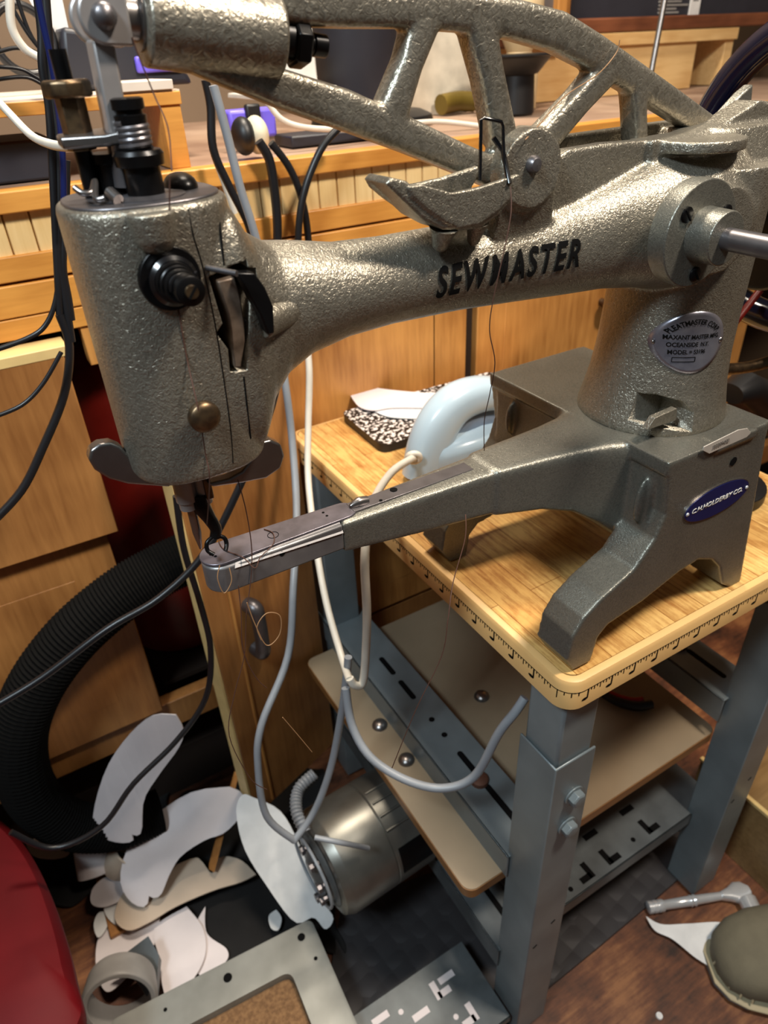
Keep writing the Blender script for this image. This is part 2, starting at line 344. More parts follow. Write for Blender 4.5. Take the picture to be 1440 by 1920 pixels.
# take-up rocker and link inside the slot
ROCK = mat('brown_worn_steel', (128, 112, 98), .45, .4, scale=120, col2=(92, 78, 66))
arc = pl([(408, 528), (440, 520), (452, 560), (458, 600), (460, 640), (452, 690), (440, 690), (436, 660), (433, 620), (428, 590), (418, 560)], 'y', 2.05)
MB().prism(arc, YD*.9).build('take_up_rocker', ROCK, sm, bev=.03)
MB().prism(pl([(446, 512), (478, 512), (498, 540), (513, 575), (515, 625), (503, 628), (488, 590), (470, 560)], 'y', 1.86), YD*.28).build('take_up_link', BLK, sm, bev=.03)
q = P(520, 603, 2.1); MB().cyl(q+X(-.3, .1, 0), q+X(.42, .5, 0), .3, n=28).build('link_boss', HAM, sm, bev=.04)
# top plate of the head and lifting mechanism
MB().loft([(X(-8.45, 3.35, z), ux*1.25, uy*1.18, 2.6) for z in (13.98, 14.06)]).build('head_cap', STEELD, sm, bev=.02)
def zat(x, y, Y): return P(x, y, Y).z
def vpost(name, m, x, y, pr, Y=Y0, par=None, n=28):     # profile rows given as pixel rows on a plumb line through (x, y)
    c = P(x, y, Y); z0 = c.z
    return MB().lathe(X(c.x, Y, 0), uz, [(z, r) for z, r in sorted(pr)], n).build(name, m, par or sm, bev=.008)
# presser spring stack (near)
cx = P(272, 350, 3.0).x
MB().lathe(X(cx, 3.0, 14.03), uz, [(0, .62), (.05, .62), (.07, .3)], 36).build('washer', STEELD, sm)
MB().lathe(X(cx, 3.0, 14.08), uz, [(0, .3), (.42, .3), (.44, .38), (.6, .4), (.66, .36), (.68, .17), (1.05, .17)], 28).build('spring_cup', BLK, sm)
sp = [X(cx+.22*math.cos(i*.42), 3.0+.22*math.sin(i*.42), 14.76+i*.0052) for i in range(70)]
MB().tube(sp, .05, n=8, smooth=False).build('presser_spring', STEELD, sm)
MB().lathe(X(cx, 3.0, 15.1), uz, [(0, .24), (.12, .25), (.14, .2), (.18, .2), (.2, .25), (.34, .25), (.36, .2)], 28).build('spring_nut', BLK, sm)
MB().lathe(X(cx-.35, 3.6, 14.03), uz, [(0, .45), (.06, .45), (.08, .24), (.5, .24), (.52, .3), (.66, .3), (.66, .14)], 28).build('guide_collar', BLK, sm)
# link bar and yoke
p0, p1 = P(186, 75), P(222, 262)
w = MB(); w.box(-.26, .26, -.16, .16, -.35, (p1-p0).length, Matrix.Translation(p1) @ (p0-p1).to_track_quat('Z', 'Y').to_matrix().to_4x4()); w.build('link_bar', mat('bar_steel', (168, 162, 160), .36, .6, scale=90), sm, bev=.04)
w = MB(); w.cyl(p1+X(0.02, 0, .1), P(237, 350), .2, n=20); w.build('take_up_bar', STEELD, sm)
q = P(195, 30, 3.0)
w = MB(); w.prism([q+X(.36*math.cos(a), 0, .36*math.sin(a)) for a in [math.pi*(.5+i/12) for i in range(13)]]+[q+X(.36, 0, -.38), q+X(.38, 0, .38)], YD*.14)
w.prism([v+YD*.62 for v in [q+X(.36*math.cos(a), 0, .36*math.sin(a)) for a in [math.pi*(.5+i/12) for i in range(13)]]+[q+X(.36, 0, -.38), q+X(.38, 0, .38)]], YD*.14)
yk = w.build('yoke', MC['bar_steel'], sm, bev=.04)
MB().lathe(q-YD*.0, -YD, [(0, .18), (.08, .17), (.14, .12), (.17, .0)], 24).build('pivot_pin', STEELD, yk)
# knob with hex sleeve at left
p = P(127, 172, 3.6); v0 = X(p.x, 3.6, p.z)
MB().lathe(v0-uz*.08, uz, [(0, .34), (.03, .38), (.2, .38), (.24, .34)], 10).build('adjusting_nut', BRON, sm, bev=.02)
MB().lathe(v0-uz*.06, -uz, [(0, .23), (.75, .23)], 6).build('hex_sleeve', BRON, sm, bev=.015)
MB().cyl(v0+uz*.1, v0+uz*.55, .13, n=18).build('threaded_rod', BLK, sm)
MB().cyl(v0-uz*.8, X(p.x, 3.6, 14.0), .14, n=18).build('threaded_rod', BLK, sm)
z_ = P(190, 272, 3.4).z
MB().prism([X(p.x-.35, 3.2, z_), X(p.x+.3, 3.1, z_), X(cx-.1, 2.9, z_+.05), X(cx+.1, 3.3, z_+.05), X(cx-.1, 3.9, z_+.05), X(p.x-.3, 3.9, z_)], uz*.17).build('lift_bracket', STEEL, sm, bev=.04)
w = MB(); w.tube([P(140, 352, 3.0), P(155, 362, 2.9), P(172, 360, 2.9), P(178, 340, 3.1), P(180, 372, 2.7), P(196, 372, 2.6)], .05); w.tube([P(205, 360, 2.8), P(222, 375, 2.6)], .09); w.build('thread_guide', STEEL, sm)
w = MB(); w.ell(X(-7.7, 3.5, 14.08), (.28, .45, .22)); w.build('head_screw_cap', BLK, sm)
# presser bar, foot, needle
zt = 9.2; nx = -8.78
pb0 = P(352, 915, 3.3); pb1 = P(376, 985, 3.3)
MB().cyl(X(-8.85, 3.35, 9.2), X(-8.85, 3.35, 7.9), .19, n=20).cyl(X(-8.85, 3.35, 8.7), X(-8.85, 3.35, 8.1), .23, n=20).build('needle_clamp', MC['bar_steel'], sm); MB().cyl(X(-8.5, 3.3, 9.2), X(-8.5, 3.3, 7.95), .17, n=20).build('presser_bar', MC['bar_steel'], sm)
MB().box(-8.5, -8.34, 3.05, 3.5, 8.1, 9.0).build('presser_bar_clamp', BRON, sm, bev=.03)
MB().box(-8.85, -8.35, 3.0, 3.6, 8.85, 9.15).build('bar_collar', BLK, sm, bev=.04)
w = MB(); w.tube([X(-8.6, 3.3, 8.2), X(-8.6, 3.28, 7.9), X(-8.5, 3.25, 7.55), X(-8.42, 3.22, 7.25), X(-8.48, 3.2, 7.05)], [.2, .2, .15, .13, .12], n=12)
w.tube([X(-8.48, 3.2, 7.1), X(-8.68, 3.15, 7.02), X(-8.72, 3.1, 6.85), X(-8.62, 3.0, 6.75)], .05); w.tube([X(-8.48, 3.2, 7.1), X(-8.3, 3.15, 7.0), X(-8.28, 3.1, 6.85), X(-8.36, 3.0, 6.75)], .05)
w.build('presser_foot', BLK, sm)
MB().tube([X(-8.8, 3.4, 9.1), X(-8.8, 3.4, 7.2), X(-8.8, 3.4, 6.75)], [.12, .1, .03], smooth=False).build('needle_bar', STEEL, sm)
# steering horns under the head
for pts, yy in (([(320, 902), (275, 888), (255, 872), (240, 852), (226, 838), (208, 831), (186, 834), (170, 845), (166, 862), (178, 882), (205, 899), (240, 908), (320, 914)], 3.1),
                ([(390, 908), (430, 898), (455, 884), (468, 866), (474, 846), (488, 830), (508, 825), (527, 833), (534, 855), (527, 878), (500, 897), (455, 906), (400, 914)], 2.9)):
    MB().prism(pl(pts, 'y', yy), YD*.3).build('steering_horn', STEEL, sm, bev=.05, seg=3)
# ---- lever frame (pierced beam)
w = MB()
def bar(pts, wd, th=.3, yy=3.45):
    Q = [P(a, c, yy) for a, c in pts]; out = []
    for i, q in enumerate(Q):
        t = (Q[min(i+1, len(Q)-1)]-Q[max(i-1, 0)]).normalized(); n_ = X(-t.z, 0, t.x); k = wd[i] if isinstance(wd, list) else wd
        out.append((q, n_*k*1.12, YD*th, 4.0))
    w.loft(out, 24)
bar([(500, 6), (560, 12), (640, 16), (760, 18), (880, 26), (960, 38), (1040, 60), (1110, 100), (1180, 145), (1260, 198), (1325, 243)], [.26, .26, .26, .26, .28, .3, .32, .3, .28, .26, .25])
bar([(330, 95), (420, 128), (520, 165), (640, 205), (760, 254), (860, 298), (930, 328)], [.2, .24, .27, .3, .28, .26, .28])
bar([(792, 30), (762, 120), (728, 215)], [.3, .23, .3]); bar([(890, 40), (912, 140), (937, 262)], [.32, .27, .3])
bar([(1140, 122), (1080, 190), (1010, 268)], [.3, .25, .3]); bar([(1184, 150), (1187, 200), (1189, 262)], [.2, .19, .19])
for x, y, s_ in ((735, 232, .32), (790, 30, .3), (893, 40, .34), (1140, 122, .3), (990, 300, .62), (940, 300, .45), (1185, 152, .24)):
    q = P(x, y, 3.45); w.ell(q, (s_, .3, s_))
w.rings([[X(P(985, 305, 3.45).x+.72*math.cos(t_), yy, P(985, 305, 3.45).z+.72*math.sin(t_)) for t_ in [2*math.pi*i/32 for i in range(32)]] for yy in (3.15, 3.75)])
lev = w.build('lever_frame', HAMR, sm, remesh=.05, smoothmod=4)
t0, t1 = P(262, 38, 3.45), P(516, 74, 3.45); ax2 = (t1-t0).normalized()
MB().lathe(t0, ax2, [(0, .52), (.04, .62), ((t1-t0).length*.5, .64), ((t1-t0).length-.05, .66), ((t1-t0).length, .62)], 40).build('lever_sleeve', HAMR, sm, bev=.03)
MB().lathe(t0, -ax2, [(0, .42), (.04, .42), (.06, .3), (.5, .3), (.55, .25)], 30).build('lever_eye', STEEL, sm)
L2 = (P(610, 76, 3.45)-t1).length
w = MB(); w.lathe(t1, ax2, [(-.1, .3), (.3, .3)], 24); w.lathe(t1+ax2*.27, ax2, [(0, .36), (.04, .4), (.26, .4), (.3, .36)], 6); w.lathe(t1+ax2*.5, ax2, [(0, .15), (L2-.75, .15), (L2-.75, .18), (L2-.5, .18)], 20); w.build('lever_bolt', BLK, sm, bev=.02)
# pivot screw
q = P(998, 308, 2.35)
w = MB().lathe(q+YD*.05, -YD, [(0, .2), (.02, .24), (.04, .24), (.05, .17), (.14, .17), (.2, .12), (.22, 0)], 28).build('pivot_screw', STEELD, sm)
MB().lathe(q+YD*.04+X(-.1, 0, -.04), -YD, [(0, .26), (.04, .26)], 28).build('pivot_washer', INK, sm)
# thread trough on the arm
w = MB()
tr = pl([(768, 352), (790, 345), (812, 352), (850, 362), (905, 350), (975, 326), (976, 342), (962, 368), (935, 395), (900, 420), (862, 428), (835, 415), (800, 390), (775, 368)], 'y', 2.0)
w.prism(tr, YD*.14)
w.prism([v_+YD*.75+X(-.45, 0, .12) for v_ in tr], YD*.14)
tb = pl([(724, 345), (735, 333), (765, 340), (800, 385), (835, 412), (862, 424), (862, 432), (832, 432), (795, 412)], 'y', 2.05); w.prism(tb, YD*.85)
w.prism(pl([(862, 425), (900, 418), (935, 395), (962, 366), (958, 378), (935, 405), (902, 428), (866, 434)], 'y', 2.05), YD*.8)
tro = w.build('thread_trough', HAM, sm, remesh=.035, smoothmod=3)
for (xa, ya, xb, yb, r_) in ((832, 425, 840, 452, .2), (895, 415, 897, 438, .16)):
    a_ = P(xa, ya, 2.3); b_ = P(xb, yb, 2.3); MB().lathe(a_, X(0, .3, -1), [(0, r_*1.5), (.2, r_*1.1), (.42, r_*.8), (.5, r_*.4)], 20).build('trough_foot', HAM, sm)
MB().tube([P(900, 338, 2.3), P(902, 225, 2.3), P(908, 221, 2.3), P(940, 228, 2.25), P(943, 236, 2.25), P(945, 300, 2.2), P(955, 345, 1.98)], .035, smooth=False).build('wire_loop', BLKP, sm)
MB().tube([P(925, 258, 2.4), P(943, 283, 2.3), P(955, 345, 1.97)], .05, smooth=False).build('wire_hook', BLKP, sm)
# shaft flange on the column
fc = P(1314, 440, .95); fx, fz = fc.x, fc.z
w = MB().lathe(X(fx, 1.3, fz), -YD, [(-.15, 1.14), (0, 1.16), (.33, 1.16), (.35, 1.14)], 64).build('shaft_flange', HAMB, sm, bev=.02)
for dx_, dz_ in ((-.62, .5), (.72, .38), (.05, -.88)):
    s_ = MB().lathe(X(fx+dx_, .95, fz+dz_), -YD, [(0, .17), (.04, .17), (.06, .14)], 24).build('flange_screw', BLK, sm)
    MB().box(-.16, .16, -.012, .012, -.018, .018, Matrix.Translation(X(fx+dx_, .885, fz+dz_)) @ Matrix.Rotation(.9, 4, 'Y')).build('screw_slot', INK, s_)
hc = P(1362, 446, .55); 
MB().lathe(X(fx+.06, .97, fz), -YD, [(0, .6), (.62, .58), (.64, .56), (.64, .27)], 48).build('shaft_hub', HAMB, sm, bev=.01)
MB().lathe(X(fx+.06, .45, fz), -YD, [(0, .24), (2.6, .24), (2.65, .2)], 32).build('drive_shaft', STEELD, sm, bev=.01)
# label plates
q = pix(1302, 643); lc = X(q.x+.0, q.y, q.z)
bm_ = bmesh.new(); N = 40; rings = []
for j in range(9):
    rr = j/8; rings.append([bm_.verts.new((lc.x+.82*rr*math.cos(2*math.pi*i/N), 0, lc.z+.84*rr*math.sin(2*math.pi*i/N))) for i in range(N)] if j else [bm_.verts.new((lc.x, 0, lc.z))])
for i in range(N):
    bm_.faces.new((rings[0][0], rings[1][i], rings[1][(i+1) % N]))
    for j in range(1, 8): bm_.faces.new((rings[j][i], rings[j+1][i], rings[j+1][(i+1) % N], rings[j][(i+1) % N]))
for v_ in bm_.verts: v_.co = surf(v_.co.x, v_.co.z, .02)
w = MB(); w.bm.free(); w.bm = bm_; pln = w.build('maker_plate', LBL, sm)
so = pln.modifiers.new('t', 'SOLIDIFY'); so.thickness = .015*I; so.offset = 0
def plate_text(s_, sz, dx_, dz_, arc=0, xs=1):
    return wrap_text('plate_lettering', s_, sz, (lc+X(dx_, 0, dz_), ux, uz), INK, pln, bvh, bold=.004, off=.04, arc=arc, xs=xs)
plate_text('PLEATMASTER CORP.', .19, .0, .56, arc=.72, xs=.72)
plate_text('MAXANT MASTER MFG.', .16, .0, .16, xs=.74); plate_text('OCEANSIDE  N.Y.', .16, -.1, -.04, xs=.74); plate_text('MODEL = S3196', .16, -.12, -.24, xs=.74)
wb = MB()
for a_, b_ in (((-.45, -.38), (.05, -.38)), ((-.45, -.5), (.05, -.5)), ((-.45, -.38), (-.45, -.5)), ((.05, -.38), (.05, -.5))): wb.tube([surf(lc.x+a_[0]+(b_[0]-a_[0])*t_/4, lc.z+a_[1]+(b_[1]-a_[1])*t_/4, .035) for t_ in range(5)], .01, n=6, smooth=False)
wb.build('plate_border', INK, pln)
MB().ell(surf(lc.x-.75, lc.z, .02), (.07, .05, .07)).build('plate_rivet', STEEL, pln); MB().ell(surf(lc.x+.75, lc.z, .02), (.07, .05, .07)).build('plate_rivet', STEEL, pln)
# notch latch at foot of column
MB().prism(pl([(1214, 806), (1228, 784), (1270, 766), (1268, 788)], 'y', 1.5), YD*.2).build('column_key', HAM, sm, bev=.01)
# wheel, lever, rod at rear
wc = X(12, 4.0, 12.0)
wh = MB().torus(wc, ux, 4.35, .5, n=80, m=20).build('handwheel', mat('navy_black_paint', (16, 18, 40), .16, 0, coat=.5), sm)
for k in range(5):
    a = k*2*math.pi/5+.3; e = X(0, math.cos(a), math.sin(a)); MB().tube([wc+e*.6, wc+e*2.2+X(-.2, 0, 0), wc+e*4.0], [.42, .3, .36], n=12).build('spoke', BLKP, wh)
MB().lathe(wc-ux*.8, ux, [(0, .6), (.05, .8), (1.5, .8), (1.55, .6)], 32).build('hub', BLKP, wh)
MB().lathe(X(8.6, 4, 11.5), ux, [(0, .5), (3.2, .5)], 24).build('wheel_shaft', STEELD, sm)
w = MB(); w.loft([(X(x, 4.2, 11.3), uz*a, uy*c, 4) for x, a, c in ((9.2, 2.0, 1.9), (9.3, 2.1, 2.0), (10.6, 2.1, 2.0), (10.7, 2.0, 1.9))]); w.build('cam_cover', BLKM, sm, bev=.05)
w = MB(); w.prism([X(8.4, 4.4, 14.5), X(8.8, 4.4, 14.7), X(9.1, 4.4, 13.4), X(7.3, 4.4, 13.3), X(7.7, 4.4, 14.0)], YD*.3); w.build('rear_fin', HAMB, sm, bev=.06)
MB().tube([P(1340, 694, 4.2), P(1400, 689, 3.9), P(1450, 676, 3.6), P(1500, 660, 3.4)], [.22, .2, .22, .22], n=14).build('rear_lever', BRON, sm)
MB().tube([P(1350, 640, 4.4), P(1425, 545, 4.4)], .13, smooth=False).build('red_rod', REDD, sm)['label'] = 'dark red rod beside the wheel'
# ---- base casting
b = MB()
side = [(1255, 870), (1443, 782), (1436, 830), (1386, 1100), (1368, 1104), (1354, 1096), (1350, 1065), (1336, 1050), (1310, 1050), (1275, 1072), (1205, 1128), (1140, 1172), (1122, 1195), (1108, 1240), (1075, 1257), (1062, 1238), (1074, 1195), (1095, 1160), (1130, 1122), (1190, 1068), (1228, 1012), (1248, 965), (1252, 920)]
sd = pl(side, 'y', .45); sd = [X(q.x, 0, max(0, q.z) if q.z < .2 else q.z) for q in sd]
sd[1] = X(sd[1].x, 0, 6.43)
b.prism([X(q.x, .45, q.z) for q in sd], YD*1.3)
b.prism([X(q.x, 6.85, q.z) for q in sd], YD*1.3)
b.box(3.05, 7.4, .5, 8.1, 6.0, 6.45); b.box(3.15, 3.9, .9, 7.8, 3.2, 6.2); b.box(6.6, 7.5, .9, 7.8, 3.0, 6.2)
b.loft([(X(x, (a+c)/2, (z0+z1)/2), uy*(c-a)/2, uz*(z1-z0)/2, 9) for x, a, c, z0, z1 in ((-5.45, 2.93, 3.72, 5.5, 6.38), (-3.1, 2.84, 3.82, 5.22, 6.4), (-1.0, 2.7, 3.93, 5.05, 6.43), (-.9, 2.62, 4.0, 5.0, 6.48), (.6, 2.4, 4.1, 4.75, 6.48), (1.7, 2.2, 4.22, 4.35, 6.47), (2.6, 1.95, 4.4, 3.7, 6.46), (3.4, 1.6, 4.8, 3.0, 6.44))], 48)
b.ell(X(3.1, 1.1, 4.9), (.3, .14, .75)); b.ell(X(3.1, 6.9, 5.2), (.25, .13, .6))
b.box(4.95, 6.6, .36, .9, 6.2, 6.47)
base = b.build('base_casting', HAMB, sm, remesh=.055, smoothmod=2)
MB().box(-5.0, -1.35, 3.18, 3.62, 6.38, 6.44).build('bed_cover_plate', STEELD, sm, bev=.01)
w = MB(); q1, q2 = on(738, 918, 'z', 6.45), on(714, 938, 'z', 6.45); w.lathe(q1, uz, [(0, .1), (.006, .1)], 20); w.lathe(q2, uz, [(0, .045), (.006, .045)], 16); w.build('plate_hole', INK, sm)
w = MB(); w.tube([X(-5.0, 3.4, 6.47), X(-4.75, 3.42, 6.5), X(-4.5, 3.42, 6.46)], [.05, .13, .12], n=14); w.build('shuttle_latch', STEEL, sm)
# free arm tip
tip = MB(); outl = [X(-5.45, 2.95, 0), X(-5.45, 3.8, 0)]+[X(-8.35+.5*math.cos(a), 3.42+.47*math.sin(a), 0) for a in [math.pi/2+math.pi*i/14 for i in range(15)]]
tip.prism([X(q.x, q.y, 5.62) for q in outl], uz*.72); tip.build('bed_nose', mat('nose_steel', (132, 130, 130), .38, .6, scale=60, col2=(112, 110, 111)), sm, bev=.05)
tp = MB(); o2 = [X(-5.2+.34*math.cos(a), 3.42+.34*math.sin(a), 6.36) for a in [-math.pi/2+math.pi*i/10 for i in range(11)]]+[X(-8.42+.44*math.cos(a), 3.45+.44*math.sin(a), 6.36) for a in [math.pi/2+math.pi*i/14 for i in range(15)]]
tp.prism(o2, uz*.07); tp.build('needle_plate', BLUED, sm, bev=.015)
w = MB(); w.prism([X(-8.25, 2.935, 6.24), X(-5.47, 2.93, 6.12), X(-5.47, 3.1, 6.36), X(-6.6, 3.08, 6.36), X(-8.2, 2.99, 6.345)], X(0, -.012, .012)); w.build('bright_chamfer', mat('bright_steel', (226, 218, 214), .35, .5), sm)  # chamfer strip in a brighter steel colour than the nose
w = MB()
for x, y in ((395, 1040), (404, 1043), (606, 961), (613, 967)):
    q = on(x, y, 'z', 6.432); w.lathe(q, uz, [(0, .035), (.005, .035)], 12)
for x, y, r_ in ((529, 1038, .07), (578, 1021, .04)):
    q = P(x, y, 2.945); w.lathe(q, -YD, [(0, r_), (.006, r_)], 16)
w.build('nose_hole', INK, sm)
q = on(512, 1003, 'z', 6.435); MB().torus(q, uz, .13, .008, n=32, m=6).build('bobbin_mark', INK, sm)
# badge
bc = P(1342, 938, .45); e1, e2 = P(1281, 966, .45), P(1402, 910, .45); bx = (e2-e1); hl = bx.length/2; bx.normalize(); bz = X(-bx.z, 0, bx.x); bc = (e1+e2)/2
el = lambda r1, r2, yo: [X(0, yo, 0)+bc+bx*r1*math.cos(t_)+bz*r2*math.sin(t_) for t_ in [2*math.pi*i/64 for i in range(64)]]
MB().prism(el(hl, .56, -.03), YD*.1).build('badge_rim', STEEL, sm)
bd = MB().prism(el(hl-.03, .53, -.045), YD*.05).build('maker_badge', NAVY, sm)
place_text('badge_lettering', 'C.H.HOLDERBY CO.', .24, bc+X(0, -.05, -.0), bx, bz, WHITEP, bd, bold=.004, shear=.15, width=hl*1.56)
for sgn in (-1, 1): MB().ell(bc+bx*(hl-.12)*sgn+X(0, -.05, 0), (.06, .04, .06)).build('badge_pin', CHROME, bd)
MB().lathe(P(1375, 865, .44), -YD, [(0, .14), (.012, .14)], 24).build('oil_hole', INK, sm)
sn = P(1358, 833, .36); place_text('serial_number', '38389402', .17, P(1352, 832, .345), (P(1402, 808, .36)-P(1320, 845, .36)).normalized(), X(0, 0, 1), mat('stamp', (92, 86, 80), .6), sm)
MB().prism(pl([(1318, 845), (1320, 838), (1385, 806), (1402, 803), (1408, 812), (1400, 820), (1330, 851)], 'y', .36), YD*.03).build('number_pad', mat('bare_casting', (188, 180, 170), .5, .3), sm, bev=.01)
# ================================================================== table
tb = thing('machine_table', 'small butcher-block topped table on grey steel legs under the sewing machine', 'table', (7.7, 10, -26))
TW, TD = 15.6, 20.3
def rr(x0, x1, y0, y1, r, z, n=8):
    o = []
    for cx_, cy_, a0 in ((x1-r, y0+r, -90), (x1-r, y1-r, 0), (x0+r, y1-r, 90), (x0+r, y0+r, 180)):
        for i in range(n+1):
            a = math.radians(a0+90*i/n); o.append(X(cx_+r*math.cos(a), cy_+r*math.sin(a), z))
    return o
MB().rings([rr(.3, TW-.3, .3, TD-.3, .5, -1.1), rr(.3, TW-.3, .3, TD-.3, .5, -.004)]).build('table_top', LAM, tb)
rg = [rr(.28, TW-.28, .28, TD-.28, .42, 0), rr(.2, TW-.2, .2, TD-.2, .5, .0), rr(.07, TW-.07, .07, TD-.07, .62, -.05), rr(.0, TW, .0, TD, .7, -.18), rr(.0, TW, .0, TD, .7, -1.18), rr(.06, TW-.06, .06, TD-.06, .66, -1.25), rr(.35, TW-.35, .35, TD-.35, .4, -1.25), rr(.28, TW-.28, .28, TD-.28, .42, -.1)]
trim = MB().rings(rg, close=True).build('edge_trim', CREAM, tb)
w = MB()                       # printed ruler with quaver marks
def mark(side, s, z0, z1, wd):
    if side == 'l': w.box(-.006, .01, s-wd, s+wd, z1, z0)
    else: w.box(s-wd, s+wd, -.006, .01, z1, z0)
def dot(side, s, z):
    q = X(-.004, s, z) if side == 'l' else X(s, -.004, z); w.ell(q, (.004, .13, .065) if side == 'l' else (.13, .004, .065), n=12)
w.box(-.005, .01, .7, TD-.7, -.47, -.44); w.box(.7, TW-.7, -.005, .01, -.47, -.44)
for side, n_, o_ in (('l', 19, .503), ('r', 15, .841)):
    for i in range(n_):
        s_ = o_+i
        if s_ > .6: mark(side, s_, -.45, -.84, .03); dot(side, s_+(.1 if side == 'l' else -.1), -.84)
        for k in range(1, 8):
            if .72 < s_+k/8: mark(side, s_+k/8, -.45, -.66 if k == 4 else (-.6 if k % 2 == 0 else -.55), .02)
cc = [X(.7-.705*math.sin(a), .7-.705*math.cos(a), 0) for a in [math.pi/2*i/10 for i in range(11)]]
for i in range(10): w.prism([cc[i]+X(0, 0, -.44), cc[i+1]+X(0, 0, -.44), cc[i+1]+X(0, 0, -.47), cc[i]+X(0, 0, -.47)], X(.02, .02, 0))
for i, ln in ((2, .14), (4, .2), (6, .14), (8, .34)): w.prism([cc[i]+X(-.012, .012, -.45), cc[i]+X(.012, -.012, -.45), cc[i]+X(.012, -.012, -.45-ln), cc[i]+X(-.012, .012, -.45-ln)], X(.02, .02, 0))
w.build('ruler_print', INK, trim, smooth=False)
for x, y in ((.3, .3), (TW-2.15, .3), (.3, TD-2.15), (TW-2.15, TD-2.15)):
    lg = MB().box(x+.12, x+1.73, y+.12, y+1.73, -6, -1.2).build('leg', GREY, tb, bev=.12)
    MB().prism([X(x, y, -25.73), X(x+1.85, y, -25.73), X(x+1.85, y+.1, -25.73), X(x+.1, y+.1, -25.73), X(x+.1, y+1.85, -25.73), X(x, y+1.85, -25.73)], uz*21.33).build('leg_sleeve', GREY, lg, bev=.05)
    if y < 1:
        for px, py in ((1075, 1490), (1062, 1547)):
            q = on(px, py, 'y', .3); q.x += x-.3; h = MB(); h.lathe(q, -YD, [(0, .42), (.06, .42)], 24); h.lathe(q-YD*.06, -YD, [(0, .33), (.25, .33), (.3, .26)], 6); h.build('bolt', GREY, lg, bev=.015)
        for px, py in ((1037, 1728), (1003, 1775)):
            q = on(px, py, 'y', .295); q.x += x-.3; MB().box(-.12, .12, -.01, .01, -.04, .04, Matrix.Translation(q) @ Matrix.Rotation(-.5, 4, 'Y')).build('slot', INK, lg)
MB().rings([rr(-1.65, 13.9, 2.2, TD-2.3, .5, -13.95), rr(-1.65, 13.9, 2.2, TD-2.3, .5, -13.4)]).build('shelf_core', SHEDG, tb)
MB().rings([rr(-1.62, 13.87, 2.23, TD-2.33, .5, -13.4), rr(-1.62, 13.87, 2.23, TD-2.33, .5, -13.36)]).build('shelf_laminate', SHELF, tb)
def slotrail(x0, x1, y0, y1, z, side):
    r_ = MB(); r_.box(x0, x1, y0, y1, z, z+.1)
    if side == 'l': r_.box(x0, x0+.1, y0, y1, z-1.4, z+.1)
    else: r_.box(x0, x0+.1, y0, y1, z-1.4, z+.1)
    ra = r_.build('side_rail', GREY, tb, bev=.03); xc = (x0+x1)/2+.1
    for ya, yb in ((3.0, 5.0), (5.9, 7.1), (11.2, 12.4), (13.2, 14.4)):
        MB().prism([X(xc+.15*math.cos(a), (ya if math.sin(a) < 0 else yb)+.15*math.sin(a), z+.1) for a in [2*math.pi*(i+.5)/16 for i in range(16)]], uz*.008).build('rail_slot', INK, ra)
    for yy in (8.4, 9.5): MB().lathe(X(xc, yy, z+.1), uz, [(0, .15), (.008, .15)], 16).build('rail_hole', INK, ra)
    return ra
ra = slotrail(.15, 2.6, 1.95, TD-.4, -12, 'l'); rb = slotrail(13.1, 15.5, 1.95, TD-.4, -10.6, 'l')
MB().lathe(X(1.35, 5.45, -11.9), uz, [(0, .42), (.2, .4), (.28, .3)], 20).build('rusty_bolt', RUST, ra); MB().lathe(X(14.3, 5.5, -10.5), uz, [(0, .36), (.2, .34), (.28, .2)], 20).build('rusty_bolt', RUST, rb)
for px, py in ((712, 1360), (762, 1425), (903, 1306)):
    MB().lathe(on(px, py, 'z', -13.36), uz, [(0, .42), (.12, .38), (.24, .2), (.26, 0)], 20).build('shelf_bolt', STEEL, tb)
# lower slotted rails
lr = MB().box(.15, 2.6, 1.95, TD-.4, -20, -19.9).box(.15, .25, 1.95, TD-.4, -21.4, -19.9).build('side_rail', GREYD, tb, bev=.03)
for ya, yb in ((3, 5), (5.9, 7.1), (9, 11)): MB().prism([X(1.45+.15*math.cos(a), (ya if math.sin(a) < 0 else yb)+.15*math.sin(a), -19.9) for a in [2*math.pi*(i+.5)/16 for i in range(16)]], uz*.008).build('rail_slot', INK, lr)
rr2 = MB().box(13.1, 15.5, 1.95, TD-.4, -20, -19.9).box(13.1, 13.2, 1.95, TD-.4, -21.4, -19.9).build('side_rail', GREYD, tb, bev=.03)
def lplate(name, x0, x1, y0, y1, z, par, m, hm, holes):
    p_ = MB().box(x0, x1, y0, y1, z-.1, z).box(x0, x1, y0, y0+.1, z-.9, z).build(name, m, par, bev=.03) if par else MB().box(x0, x1, y0, y1, z-.1, z).box(x0, x1, y0, y0+.1, z-.5, z).build(name, m, None, bev=.03)
    def br(a, b_, wd=.16): 
        a = V(a); b_ = V(b_); d = (b_-a).normalized(); n_ = X(-d.y, d.x, 0)*wd; h.prism([X(a.x, a.y, z)+n_, X(b_.x, b_.y, z)+n_, X(b_.x, b_.y, z)-n_, X(a.x, a.y, z)-n_], uz*.012)
    for kind, x, y in holes:
        h = MB()
        if kind == 'L': br((x, y, 0), (x+.7, y, 0)); br((x, y-.16, 0), (x, y+.7, 0))
        elif kind == 'J': br((x, y, 0), (x-.7, y, 0)); br((x, y-.16, 0), (x, y+.7, 0))
        elif kind == 'I': br((x-.45, y, 0), (x+.45, y, 0))
        else: h.lathe(X(x, y, z), uz, [(0, .13), (.012, .13)], 14)
        h.build('punched_hole', hm, p_)
    return p_
